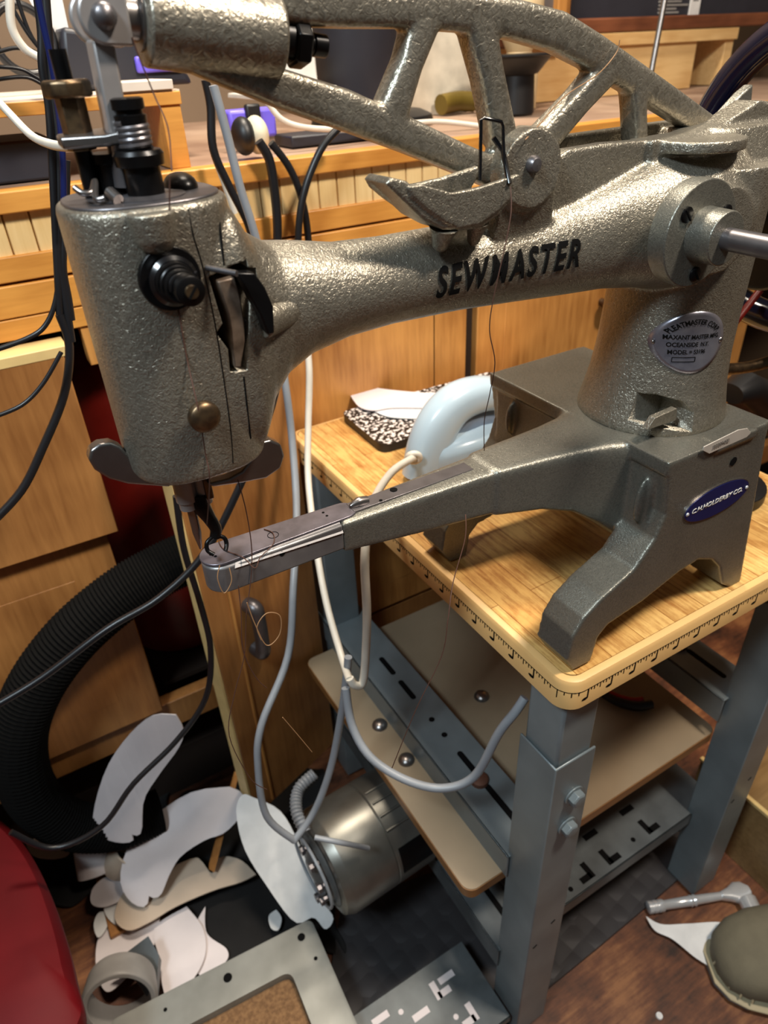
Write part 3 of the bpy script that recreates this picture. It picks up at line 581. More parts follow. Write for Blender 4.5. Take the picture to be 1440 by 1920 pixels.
lplate('cross_rail', 2.2, 13.3, 1.75, 4.6, -19.5, tb, GREYD, INK, [('L', 3.8, 2.2), ('o', 4.9, 2.2), ('J', 6.3, 2.2), ('L', 7.6, 2.2), ('I', 5, 3.6), ('I', 7.8, 3.8), ('o', 9.5, 2.4), ('L', 10.6, 2.3), ('I', 10.5, 3.8)])
pl_ = lplate('punched_steel_plate', -7.6, .1, .6, 4.7, -23.9, None, GREYD, CARD, [('L', -4.0, 1.6), ('o', -2.2, 2.0), ('J', -1.4, 1.5), ('I', -3.6, 3.0), ('L', -6.2, 1.8), ('I', -1.6, 3.7), ('I', -5.4, 3.9), ('o', -4.4, 3.6), ('L', -2.4, 3.2)])
pl_.location.z -= 0
tag(pl_, 'grey punched steel plate with L-shaped holes below the front leg', 'steel plate')
# ---- electric motor
q = on(592, 1625, 'z', -17.2); mo = thing('electric_motor', 'grey cylindrical electric motor with ribbed casing under the lower shelf', 'motor', (q.x, q.y, -20))
mc = X(-5.5, 9.3, -18.3); md = X(1, .05, .0).normalized()
MB().lathe(mc, md, [(0, 2.0), (.12, 2.55), (.5, 2.72), (.6, 2.75), (3.0, 2.75), (3.05, 2.68), (3.12, 2.75), (5.3, 2.75), (5.6, 2.3)], 64).build('motor_casing', ALU, mo)
for a in (55, 70, 85, 100, -60, -75):
    t_ = math.radians(a); e = X(0, -math.cos(t_), math.sin(t_)); MB().cyl(mc+md*3.2+e*2.76, mc+md*5.2+e*2.76, .07, n=10).build('cooling_rib', ALU, mo)
t_ = math.radians(25); e = X(0, -math.cos(t_), math.sin(t_))
w = MB(); ax3 = e; sv = md; tv = ax3.cross(sv)
w.rings([[mc+X(0, 0, 0)+md*s_+(X(0, -math.cos(t2), math.sin(t2)))*r_ for t2 in [math.radians(2+32*i/8) for i in range(9)]]+[mc+md*s_+(X(0, -math.cos(t2), math.sin(t2)))*2.7 for t2 in [math.radians(34-32*i/8) for i in range(9)]] for s_, r_ in ((3.4, 2.79), (5.2, 2.79))])
w.build('rating_plate', BLK, mo)
w = MB(); w.lathe(mc, -md, [(0, 2.1), (.15, 1.9), (.3, .9), (.5, .6), (.55, 0)], 48); w.build('end_bell', GREYD, mo)
for k in range(5):
    a = 1.2+k*.75; p_ = mc-md*.15+X(0, math.cos(a)*1.4, math.sin(a)*1.4); MB().lathe(p_, -md, [(0, .16), (.35, .16), (.36, .25), (.55, .25)], 8).build('terminal', STEELD, mo)
MB().torus(mc-md*.4, md, 1.9, .08, n=40, m=8).build('earth_wire', GREYC, mo)
sp = []
for i in range(25): sp.append(0)
w = MB(); cpts = [on(a, c, 'z', z_) for a, c, z_ in ((572, 1560, -15.5), (556, 1520, -15), (560, 1480, -14.7), (590, 1450, -14.3))]
n_ = 60; pr = [.27+(.05 if i % 3 == 0 else 0) for i in range(n_)]
def crm(P_, n):
    out = []
    for i in range(n):
        t = i/(n-1)*(len(P_)-1); k = min(int(t), len(P_)-2); f = t-k; p0 = P_[max(k-1, 0)]; p1 = P_[k]; p2 = P_[k+1]; p3 = P_[min(k+2, len(P_)-1)]
        out.append(.5*((2*p1)+(p2-p0)*f+(2*p0-5*p1+4*p2-p3)*f*f+(3*p1-p0-3*p2+p3)*f**3))
    return out
w.tube(crm(cpts, n_), pr, n=12, smooth=False); w.build('armoured_conduit', GREYC, mo)
# ---- iron
ir = thing('clothes_iron', 'pale blue travel iron with looped handle standing behind the machine arm', 'iron', (5, 12.5, 0))
ic = X(5.6, 12.6, 0)
w = MB()
hb = pl([(772, 872), (778, 820), (798, 770), (830, 732), (870, 715), (915, 712), (950, 722), (985, 750)], 'y', 12.4)
def hl_(pts, r, dep): 
    Q = crm(pts, 40); out = []
    for i, q_ in enumerate(Q):
        t = (Q[min(i+1, 39)]-Q[max(i-1, 0)]).normalized(); n__ = X(-t.z, 0, t.x); k = i/39; rr_ = r[0]*(1-k)+r[1]*k
        out.append((q_, n__*rr_, YD*dep, 2.4))
    w.loft(out, 28)
hl_(pl([(800, 885), (806, 840), (822, 795), (850, 760), (885, 742), (925, 738), (965, 752), (995, 790)], 'y', 12.6), (1.15, .55), .8)
w.build('handle', IRON, ir)
MB().loft([(X(x, 12.75, z), uy*a, uz*c, 3) for x, z, a, c in ((3.2, .95, .7, .5), (3.7, 1.0, 1.2, .75), (6, 1.1, 1.5, .85), (8.5, 1.0, 1.3, .7), (10.5, .8, .6, .4))]).build('body', IRON, ir)
MB().loft([(X(x, 12.75, z), uy*a, uz*c, 4) for x, z, a, c in ((4.4, 2.1, .35, .4), (5.2, 2.1, .6, .5), (8, 1.9, .6, .45), (9, 1.8, .3, .3))]).build('grip_inset', IROND, ir)
MB().loft([(X(x, 12.75, .18), uy*a, uz*.16, 3) for x, a in ((3.1, .8), (3.5, 1.3), (6, 1.65), (8.8, 1.4), (11, .3))]).build('sole_plate', STEEL, ir)
MB().torus(P(776, 858, 11.9), X(-.5, -.8, -.3), .26, .12, n=24).build('cord_bush', WHC, ir)
# notebook and insoles on table
nb = thing('composition_notebook', 'black and white marbled notebook lying at the back of the table', 'notebook', (9, 18, 0))
ca, cb_, cc_, cd = on(712, 840, 'z', .45), on(672, 712, 'z', .45), on(1010, 682, 'z', .45), X(14.5, 14.6, .45)
cb_ = X(2.9, 19.9, .45); ca = X(2.75, 15.5, .45); cc_ = X(12.4, 19.6, .45); cd = X(12.1, 15.0, .45)
def rquad(Q, r, n=5):
    o = []
    for i in range(4):
        p_, a_, b_ = Q[i], Q[i-1], Q[(i+1) % 4]; u_ = (a_-p_).normalized()*r; v_ = (b_-p_).normalized()*r
        for k in range(n+1): t = k/n; o.append((p_+u_)*(1-t)**2+p_*2*t*(1-t)+(p_+v_)*t*t)
    return o
Q = [ca, cb_, cc_, cd]
MB().prism([q_+X(0, 0, -.03) for q_ in rquad(Q, .5)], X(0, 0, .03)).build('cover', speckle(), nb)
MB().prism([q_+X(0, 0, -.44) for q_ in rquad(Q, .5)], X(0, 0, .4)).build('page_block', BLKM, nb)
def sole(name, label, pts, axv, thick, m, grp, cat='insole pattern', curve=None, n=48, sm_=True):
    Q = crm([V(p_) for p_ in pts]+[V(pts[0])], n)[:-1]
    t = MB(); f = t.bm.faces.new([t.bm.verts.new(p_) for p_ in Q]); 
    bmesh.ops.triangulate(t.bm, faces=[f]); bmesh.ops.subdivide_edges(t.bm, edges=t.bm.edges[:], cuts=1)
    if curve:
        for v_ in t.bm.verts: v_.co = curve(v_.co)
    o_ = t.build(name, m, smooth=False); so_ = o_.modifiers.new('t', 'SOLIDIFY'); so_.thickness = thick*I; so_.offset = 0
    return tag(o_, label, cat, grp)
zs = .62
sole('paper_insole', 'larger white paper insole lying across the marbled notebook', [on(a, c, 'z', zs) for a, c in ((653, 735), (668, 721), (720, 730), (800, 737), (870, 735), (870, 765), (800, 765), (735, 765), (700, 770), (672, 762))], 'z', .05, CARD, 'insoles on the notebook')
sole('paper_insole', 'narrow white paper insole peeping out under the larger one on the notebook', [on(a, c, 'z', .52) for a, c in ((703, 772), (725, 765), (780, 766), (850, 766), (850, 784), (780, 785), (730, 782))], 'z', .05, PAPER, 'insoles on the notebook')
# pliers
pp = thing('pliers', 'pliers with red and black grips lying on the lower shelf', 'pliers', tuple(on(1170, 1310, 'z', -13.3)))
zp = -13.05
MB().tube([on(a, c, 'z', zp) for a, c in ((1130, 1300), (1160, 1316), (1195, 1324), (1222, 1320))], [.22, .25, .26, .24], n=12).build('grip', BLKM, pp)
MB().tube([on(a, c, 'z', zp+.12) for a, c in ((1140, 1298), (1165, 1308), (1190, 1313), (1205, 1311))], .15, n=10).build('grip_inlay', REDP, pp)
MB().tube([on(a, c, 'z', zp) for a, c in ((1130, 1300), (1100, 1285), (1085, 1270))], [.2, .25, .12], n=10).build('jaw', STEEL, pp)
# ================================================================== room shell
ZF = -26
struct(MB().box(-75, 75, -70, 50, ZF-1, ZF).build('floor', floor_mat(), smooth=False, origin=(0, 0, ZF)))
struct(MB().box(-75, 75, 46, 47, ZF, 75).build('wall_back', PLASTER, smooth=False))
struct(MB().box(-76, -75, -70, 47, ZF, 75).build('wall_left', PLASTER, smooth=False))
struct(MB().box(75, 76, -70, 47, ZF, 75).build('wall_right', PLASTER, smooth=False))
# ---- workbench
CY = 21.0
cb = thing('workbench_cabinet', 'long honey-coloured wooden workbench cabinet with beadboard strip running behind the table', 'cabinet', (5, 30, ZF))
w = MB()
for z0, z1, y0, th in ((9.05, 9.98, CY+.05, .8), (7.75, 8.95, CY+.0, .8)): w.box(-40, 60, y0, y0+th, z0, z1)
w.build('drawer_rail', ORW, cb, bev=.05)
pr_ = [X(60, CY+.7, 9.9), X(-40, CY+.7, 9.9), X(-40, CY+.25, 9.9)]; x = -39.4
while x < 59.5: pr_ += [X(x-.05, CY+.25, 9.9), X(x, CY+.42, 9.9), X(x+.05, CY+.25, 9.9)]; x += .93
pr_.append(X(60, CY+.25, 9.9)); b1 = MB().prism(pr_, uz*1.6).build('beadboard_strip', BEAD, cb, smooth=False)
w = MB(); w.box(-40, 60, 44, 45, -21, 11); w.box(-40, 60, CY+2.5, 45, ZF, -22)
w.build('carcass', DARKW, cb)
MB().box(-40, 60, CY+.0, CY+.8, 6.9, 7.7).build('top_rail', ORW, cb, bev=.04)
# dark cavity where a drawer and a door are missing is open between the left door and the panel doors
MB().box(-40, 60, CY+.2, CY+1, -17.4, -15.4).build('bottom_rail', DOORW, cb, bev=.04)
MB().box(-8.1, -7.35, CY+.1, CY+1, 5.2, 7.2).build('door_stile', ORZ, cb, bev=.04)
def door(x0, x1, z0, z1, nm, knob=None, y=CY, m=ORZ):
    d = MB().box(x0, x1, y, y+.75, z0, z1).build(nm, m, cb, bev=.06)
    f = MB(); f.box(x0+2, x1-2, y-.02, y+.02, z0+2, z1-2); f.build('raised_panel', m, d, bev=.02)
    if knob: MB().lathe(X(knob[0], y, knob[1]), -YD, [(0, .22), (.5, .2), (.6, .5), (.95, .55), (1.1, .35), (1.12, 0)], 24).build('knob', BRON, d)
    return d
ld = MB().box(-32, -9.1, CY-1.0, CY+.4, -2.4, 6.55).build('drawer_front', DOORW, cb, bev=.04)
MB().box(-32, -8.9, CY-1.02, CY+.35, 6.2, 6.62).build('light_edge', EDGEW, ld, bev=.03)
door(-30, -9.6, -15.2, -2.7, 'door', (-15.8, -11.9), CY-.35, DOORW)
door(-1.5, 9.55, -15.0, 6.8, 'door'); door(9.62, 11.4, -15, 6.8, 'stile', None, CY+.02); door(12.4, 23.0, -15, 6.8, 'door', (22.0, 2.25)); door(24.0, 38, -15, 6.8, 'door')
MB().box(11.4, 12.4, CY+.5, CY+.9, -15, 6.8).build('gap_shade_strip', DARKW, cb)  # dark strip with the shade of the door gap in its colour
ct = MB().box(-40, 60, CY-.0, 46, 11.9, 12.15).build('countertop', WTOP, smooth=False); tag(ct, 'worn brown worktop of the bench with a honey-coloured front edge', 'worktop')
MB().box(-40, 60, CY-.1, CY+.9, 11.45, 12.2).build('nosing', ORW, ct, bev=.06)
# open door
dd = thing('cabinet_door', 'open brown wooden cabinet door with a pull handle hanging beside the table', 'door', (-6.7, 16.3, -22.4))
h0 = X(-6.72, 16.3, 0); h1 = X(-.2, 18.6, 0); ddv = (h1-h0).normalized(); dn = X(-ddv.y, ddv.x, 0)
w = MB(); w.prism([h0+uz*-22.3, h1+uz*-22.3, h1+uz*5, h0+uz*5], dn*.8); dp = w.build('door_panel', DOORW, dd, bev=.05)
w = MB(); w.prism([h0-ddv*.03+uz*-22.3, h0-ddv*.03+uz*5, h0+dn*.8-ddv*.03+uz*5, h0+dn*.8-ddv*.03+uz*-22.3], -ddv*.12); w.build('edge_band', EDGEW, dp)
w = MB(); w.prism([h0+ddv*1.3-dn*.12+uz*-22, h0+ddv*1.4-dn*.12+uz*-22, h0+ddv*1.4-dn*.12+uz*5, h0+ddv*1.3-dn*.12+uz*5], dn*.2); w.build('panel_moulding', ORZ, dp)
def rayplane(x, y, p0, n__):
    d = cF+cR*((x-720)/FL)-cU*((y-960)/FL); return CP+d*((V(p0)-CP).dot(n__)/d.dot(n__))
hA, hB = rayplane(478, 1142, h0-dn*.6, dn), rayplane(492, 1222, h0-dn*.6, dn)
w = MB(); w.tube([hA+dn*.6, hA, hA*.75+hB*.25-dn*.15, hB*.75+hA*.25-dn*.15, hB, hB+dn*.6], [.4, .42, .36, .36, .42, .4], n=14); w.build('pull_handle', STEELD, dp)
# inside the open cupboard: red canister
rcq = on(255, 820, 'y', 27.5); rc = MB().lathe(X(rcq.x, 27.5, -15), uz, [(0, 3), (.3, 3.4), (17, 3.4), (18.5, 2.6), (19.2, 1.2), (20, 1.2)], 40).build('canister', REDD); tag(rc, 'dark red metal canister inside the open cupboard', 'canister')
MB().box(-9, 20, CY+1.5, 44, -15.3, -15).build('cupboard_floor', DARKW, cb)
# riser box on the bench
rb_ = thing('shelf_riser', 'low wooden shelf riser with whitewashed top standing on the bench', 'shelf', (-6, 25, 12.2))
MB().box(-30, -2.05, 21.6, 33, 14.45, 14.9).build('board', ORW, rb_, bev=.03); MB().box(-30, -2.05, 21.65, 33, 14.9, 14.96).build('painted_top', WPAINT, rb_)
MB().box(-2.9, -2.1, 21.7, 32.5, 12.2, 14.45).build('side_post', ORW, rb_, bev=.04)
MB().box(-28.9, -28.1, 21.7, 32.5, 12.2, 14.45).build('side_post', ORW, rb_, bev=.04)
pb = MB().box(-4.6, -2.3, 21.5, 24.5, 14.97, 15.3).build('wood_offcut', WPAINT, bev=.03); tag(pb, 'small whitewashed wood offcut on the end of the riser', 'wood block')
db = MB().box(-14, -6.9, 23, 27, 12.2, 13.6).build('storage_box', DBOX, bev=.1); tag(db, 'dark charcoal box under the shelf riser', 'box')
rt = thing('router', 'dark electronic device with purple glow on top of the riser', 'router', (-3.5, 27, 15))
MB().prism([X(-5.6, 25.5, 15), X(-.2, 25.5, 15), X(-1.0, 25.5, 16.6), X(-5.2, 25.5, 17.2)], YD*4).build('housing', DBOX, rt, bev=.2); MB().box(-2.6, -.6, 25.3, 25.6, 15.5, 16.1).build('purple_panel', PURP, rt, bev=.1)
pc = MB().prism([on(50, -10, 'y', 27), on(115, -10, 'y', 27), on(130, 60, 'y', 27), on(95, 75, 'y', 27)], X(0, .1, 0)).build('paper_sheet', PAPER); tag(pc, 'white sheet of paper behind the bundle of cables', 'paper')
w = MB().torus(on(45, 75, 'y', 26), X(.2, -1, .1), 1.15, .17, n=48, m=10).build('cable_coil', BLC); tag(w, 'round loop of thick grey cable on the riser', 'cable')
# things on the worktop
g_ = thing('white_box', 'white plastic box standing on the bench beside the dark cylinder', 'box', (9.2, 29, 12.2))
MB().prism([on(515, 60, 'y', 28), on(586, 50, 'y', 28), on(598, 165, 'y', 28), on(515, 165, 'y', 28)], YD*3).build('housing', WHITEP, g_, bev=.1)
MB().prism([on(480, 178, 'y', 27.5), on(632, 160, 'y', 27.5), on(632, 170, 'y', 27.5), on(480, 188, 'y', 27.5)], YD*4).build('foot', WHITEP, g_, bev=.05)
sp_ = thing('speaker', 'black cylindrical speaker on a wide round base on the bench', 'speaker', (14, 32, 12.2))
cq = on(672, 165, 'y', 31); MB().lathe(X(cq.x, 31, 12.9), uz, [(0, 2.35), (.3, 2.45), (7.5, 2.45)], 48).build('drum', DBOX, sp_)
MB().lathe(X(cq.x+.8, 31, 12.2), uz, [(0, 3.4), (.2, 3.6), (.5, 3.5), (.75, 2.9)], 48).build('round_base', BLKM, sp_)
bg = MB(); cq = on(860, 150, 'y', 34)
bg.loft([(X(cq.x-1.2, 35.2, z), ux*a, uy*1.4, 3) for z, a in ((12.2, 2.8), (13, 3.2), (15, 3.3), (17, 3.8), (19, 3.2), (20, 1.2))], 24); o_ = bg.build('plastic_bag', BAG); tag(o_, 'crumpled translucent plastic bag behind the lever frame', 'bag')
yr = MB().tube([X(18, 32.8, 12.8), X(19.5, 33, 12.9), X(20.6, 32.8, 12.8)], .6, n=12).build('yellow_tube', mat('yellow_plastic', (110, 90, 30), .5)); tag(yr, 'dull yellow tube lying beside the black funnel cup', 'tube')
fn = thing('funnel', 'black funnel dish on a cylindrical cup standing on the bench', 'funnel', (22, 28.5, 12.2))
cq = on(985, 218, 'z', 12.15)
MB().lathe(X(cq.x, cq.y+1, 12.2), uz, [(0, 1.05), (.1, 1.15), (2.1, 1.05), (2.15, 1.25), (2.9, 1.9), (3.0, 1.95)], 40).build('cup', BLKM, fn); MB().lathe(X(cq.x, cq.y+1, 15.15), uz, [(0, 1.9), (.12, 2.9), (.2, 2.9), (.2, 2.6), (.1, 1.8)], 48).build('rim_dish', BLKM, fn)
fig = MB(); cq = on(975, 70, 'y', 32.5); fig.lathe(X(cq.x, 32.5, 12.2), uz, [(0, 1.3), (2.4, 1.3), (3.2, .8), (4.4, 1.4), (6, 1.4), (7, .8)], 28); o_ = fig.build('cream_jug', mat('cream_ceramic', (198, 172, 132), .5)); tag(o_, 'cream coloured pot behind the black funnel', 'pot')
cr = thing('wooden_crate', 'pale pine crate supporting the picture frames on the bench', 'crate', (36, 38, 12.2))
for nm, x0, x1, y0, y1, z0, z1 in (('front_board', 24.5, 44.5, 35.2, 35.9, 12.2, 15.4), ('top_slat', 24.3, 49, 34.9, 40, 15.4, 16.2), ('end_board', 48, 49, 35.2, 42, 12.2, 15.4)): MB().box(x0, x1, y0, y1, z0, z1).build(nm, PINE, cr, bev=.04)
def frame(name, label, x0, x1, z0, z1, y, inner):
    f = thing(name, label, 'picture frame', ((x0+x1)/2, y, z0))
    for a in ((x0, x1, z0, z0+.9), (x0, x1, z1-1, z1), (x0, x0+.9, z0+.9, z1-1), (x1-.9, x1, z0+.9, z1-1)): MB().box(a[0], a[1], y, y+1, a[2], a[3]).build('frame_rail', DKFR if a[0] == x0 and a[1] == x1 else ORZ, f, bev=.12)
    p_ = MB().box(x0+.8, x1-.8, y+.5, y+.7, z0+.8, z1-.9).build('panel', inner, f); return f, p_
gp = mat('grey_glass', (96, 90, 88), .35)
frame('picture_frame', 'wooden frame with a grey panel propped behind the lever frame', 20.5, 29.3, 15.6, 26, 34, gp)
f_, p_ = frame('display_case', 'red-brown wooden frame with dark panel and white sticker at the top right', 29.6, 60, 16.25, 30, 35, mat('dark_slate_panel', (46, 46, 54), .5))
q = rayplane(1303, 8, (0, 35.45, 0), YD); st = MB().box(q.x-.55, q.x+.55, 35.4, 35.5, q.z-.75, q.z+1.2).build('sticker', PAPER, f_)
place_text('sticker_print', 'BIS', .5, X(q.x, 35.4, q.z+.35), ux, uz, INK, st, bold=.01)
w = MB()
for i, (a, c) in enumerate(((1236, 1278), (1236, 1290), (1235, 1268), (1234, 1272))):
    l_, r_ = rayplane(a, 3+i*7, (0, 35.45, 0), YD), rayplane(c, 2+i*7, (0, 35.45, 0), YD); w.box(l_.x, r_.x, 35.44, 35.5, l_.z-.06, l_.z+.06)
w.build('printed_line', TUBE, p_)
rd = MB().tube([on(1203, 232, 'y', 24), on(1248, -10, 'y', 25), on(1275, -180, 'y', 25.5)], .17, smooth=False).build('steel_rod', STEEL); tag(rd, 'thin upright steel rod leaning at the bench edge behind the machine', 'rod')
pu = thing('power_strip', 'power strip with purple lit switch and plugs on the bench edge', 'power strip', (6.5, 25, 12.2))
MB().box(3.6, 10.0, 24.2, 26.3, 12.2, 12.7).build('body', DBOX, pu, bev=.08); 
q = on(470, 200, 'y', 25); MB().box(q.x-1.1, q.x+1.2, 25, 26, 12.7, 13.9).build('purple_block', PURP, pu, bev=.15); MB().box(q.x-.3, q.x+.4, 24.8, 25.2, 12.9, 14.1).build('switch', BLKM, pu, bev=.1)
q = on(470, 255, 'y', 22.2); 
for dx_, m_, n_ in ((-.25, BLKM, 'plug'), (.35, mat('cream_plastic', (214, 206, 180), .5), 'wall_plug')):
    o_ = MB().ell(X(q.x+dx_, 22.4, q.z), (.5, .7, .75)).build(n_, m_); tag(o_, ('black' if dx_ < 0 else 'cream')+' rounded plug on the front edge of the bench', 'plug')
# ---- hose loop, floor clutter at the left
hs = MB(); ctr = on(165, 1250, 'y', 17.5)
hp = pl([(365, 1040), (300, 1070), (220, 1120), (130, 1200), (60, 1300), (35, 1400), (60, 1490), (130, 1545), (220, 1550), (300, 1520)], 'y', 18.9)
hq = crm(hp, 260); hs.tube(hq, [1.22+.1*(i % 2) for i in range(260)], n=20, smooth=False)
o_ = hs.build('vacuum_hose', HOSE, smooth=False); tag(o_, 'large black ribbed vacuum hose curled in front of the brown cupboard doors', 'hose')
# red seat
ro_ = crm([on(a, c, 'z', -16) for a, c in ((-150, 1530), (-60, 1520), (0, 1548), (50, 1598), (92, 1670), (125, 1760), (148, 1850), (158, 1940), (60, 2050), (-150, 2060), (-220, 1800), (-150, 1530))], 60)[:-1]
rc0 = sum(ro_, X(0, 0, 0))/len(ro_)
rs = MB(); rs.rings([[rc0+(q-rc0)*k_+X(sh_, sh_*.6, z_) for q in ro_] for k_, sh_, z_ in ((.9, -3.4, -10), (.97, -2.6, -7), (1.0, -1, -2.5), (1.0, 0, 0), (.97, .1, .7), (.85, .1, 1.2), (.5, 0, 1.5))])
o_ = rs.build('red_bag', RED); tag(o_, 'deep red vinyl bag at the lower left corner', 'bag')
q0 = on(60, 1760, 'z', -20)
# insole sheets on the floor
def fsole(name, label, pix, z, curl=0, m=CARD, grp='insole sheets on the floor', zz=None):
    pts = [on(a, c, 'z', z if zz is None else zz[0]+zz[1]*(c-pix[0][1])) for i, (a, c) in enumerate(pix)]
    o_ = sole(name, label, pts, 'z', .07, m, grp); return o_
fsole('paper_insole', 'tall pale paper insole standing against the black hose', ((330, 1340), (345, 1370), (335, 1402), (300, 1450), (270, 1500), (265, 1560), (245, 1562), (235, 1540), (250, 1575), (215, 1578), (182, 1560), (176, 1520), (200, 1440), (240, 1380), (285, 1342)), -20, zz=(-11.8, -.034))
fsole('paper_insole', 'large curved paper insole with toe cut, second from the top', ((430, 1475), (456, 1490), (450, 1530), (420, 1562), (385, 1575), (340, 1605), (318, 1640), (300, 1680), (278, 1678), (282, 1650), (275, 1698), (245, 1690), (226, 1650), (240, 1590), (290, 1530), (360, 1485)), -22, zz=(-20, -.0175))
fsole('paper_insole', 'wide tan paper insole under the curved one with a folded tip', ((480, 1640), (450, 1655), (400, 1670), (330, 1700), (280, 1730), (240, 1745), (215, 1720), (235, 1670), (290, 1640), (360, 1610), (378, 1615), (398, 1638), (412, 1608), (450, 1612)), -24.3, m=CARDT)
fsole('paper_insole', 'small rounded insole left of the curved one', ((245, 1640), (235, 1680), (200, 1700), (172, 1695), (175, 1665), (205, 1642)), -24.4)
fsole('paper_insole', 'small upright insole tip at the left of the pile', ((236, 1690), (230, 1735), (205, 1725), (197, 1700)), -24.7, m=PAPER)
fsole('paper_insole', 'little insole tip at the far left of the pile', ((205, 1710), (200, 1740), (184, 1758), (176, 1735), (185, 1712)), -24.9, m=PAPER)
fsole('paper_insole', 'pinkish insole low in the pile beside the grey tape roll', ((300, 1720), (290, 1770), (240, 1830), (200, 1860), (180, 1810), (190, 1750), (240, 1735)), -25.1)
fsole('paper_insole', 'broad insole at the bottom of the pile above the metal tray', ((350, 1700), (380, 1740), (385, 1790), (360, 1840), (320, 1880), (305, 1850), (300, 1800), (290, 1740)), -25)
fsole('paper_insole', 'insole with wavy edge leaning to the tray', ((385, 1700), (388, 1750), (425, 1780), (422, 1805), (380, 1830), (360, 1800), (365, 1740)), -25.3)
fsole('paper_insole', 'big bright white insole leaning beside the motor', ((475, 1495), (525, 1520), (560, 1580), (600, 1680), (625, 1720), (610, 1742), (588, 1720), (552, 1728), (500, 1660), (458, 1590), (443, 1520), (455, 1490)), -20, m=PAPER, zz=(-19, -.018))
fsole('paper_scrap', 'tiny white paper scrap beside the big white insole', ((518, 1706), (528, 1722), (522, 1744), (508, 1740), (504, 1718)), -25, m=PAPER)
fsole('paper_insole', 'pale cut sheet with a round hole at the left behind the tubes', ((10, 1500), (75, 1495), (110, 1530), (130, 1600), (65, 1606), (40, 1560)), -24, m=CARDT)
for (a, c, a2, c2, nm, lb) in ((165, 1560, 178, 1640, 'cardboard_tube', 'short pinkish tube standing left of the insole pile'), (245, 1590, 222, 1622, 'cardboard_tube', 'cream tube opening behind the curved insole')):
    p_, p2 = on(a, c, 'z', -22.5), on(a2, c2, 'z', -24.2); t = MB(); d_ = (p2-p_).normalized(); L = (p2-p_).length
    t.rings([[p_+d_*s_+(d_.orthogonal().normalized()*math.cos(k)+d_.cross(d_.orthogonal().normalized())*math.sin(k))*r_ for k in [2*math.pi*i/28 for i in range(28)]] for s_, r_ in ((0, .95), (L, .95), (L, .82), (0, .82))], close=True)
    tag(t.build(nm, CARD if a < 200 else CARDT), lb, 'tube', 'cardboard tubes')
pc_ = on(225, 1868, 'z', -23.2)
w = MB(); w.rings([[pc_+X(0, 0, 0)+(X(.96, -.28, 0)*math.cos(k)+X(.1, .35, .93)*math.sin(k))*r_+X(.2, .9, -.35)*s_ for k in [2*math.pi*i/40 for i in range(40)]] for s_, r_ in ((-.5, 1.75), (-.3, 1.85), (1.0, 1.7), (1.0, 1.5), (-.5, 1.5))], close=True)
o_ = w.build('tape_roll', TUBE, bev=.04); tag(o_, 'grey ring of tape or pipe at the bottom left', 'tape roll')
w = MB().prism([on(205, 1810, 'z', -23.6), on(278, 1755, 'z', -23), on(298, 1790, 'z', -23.4), on(290, 1890, 'z', -24.5), on(250, 1830, 'z', -24)], X(0, 0, -.6)).build('rubber_offcut', GREYD); tag(w, 'dark grey rubber offcut behind the tape roll', 'offcut')
st_ = MB().prism([on(440, 1455, 'z', -20), on(446, 1460, 'z', -20), on(402, 1636, 'z', -23.7), on(392, 1630, 'z', -23.7)], X(.1, .3, .05)).build('wooden_stick', DOORW); tag(st_, 'thin brown wooden stick poking into the insole pile', 'stick')
wb_ = MB().box(-16.2, -13.6, 15.5, 20, ZF, -24.8).build('wood_block', DOORW, bev=.05); tag(wb_, 'brown wooden block between the red bag and the tubes', 'wood block')
# black cloth for dark clutter, added to darken the floor under the sheets
def cloth(pix_, seed, label):
    rnd = random.Random(seed); Q_ = [on(a, c, 'z', ZF+.05) for a, c in pix_]; t = MB(); n_ = 22
    g_ = [[(Q_[0]*(1-u/n_)+Q_[1]*(u/n_))*(1-v/n_)+(Q_[3]*(1-u/n_)+Q_[2]*(u/n_))*(v/n_)+X(.3*math.sin(v*.9+seed), .3*math.sin(u*.8), .05+.28*abs(math.sin(u*.7+seed)*math.cos(v*.55+u*.2))+.1*rnd.random()) for u in range(n_+1)] for v in range(n_+1)]
    vs_ = [[t.bm.verts.new(p_) for p_ in r_] for r_ in g_]
    for v in range(n_):
        for u in range(n_): t.bm.faces.new((vs_[v][u], vs_[v][u+1], vs_[v+1][u+1], vs_[v+1][u]))
    o_ = t.build('darkening_cloth', mat('black_fabric', (20, 18, 18), .95)); q_ = o_.modifiers.new('t', 'SOLIDIFY'); q_.thickness = .05*I; u_ = o_.modifiers.new('u', 'SUBSURF'); u_.levels = 1; u_.render_levels = 1
    tag(o_, label, 'cloth')
cloth([(330, 1500), (600, 1440), (640, 1790), (330, 1850)], 1, 'crumpled black cloth added as dark clutter to darken the floor between the insole pile and the metal tray')
cloth([(20, 1440), (320, 1400), (320, 1640), (60, 1720)], 2, 'crumpled black cloth added as dark clutter to darken the floor under the vacuum hose and cardboard tubes')
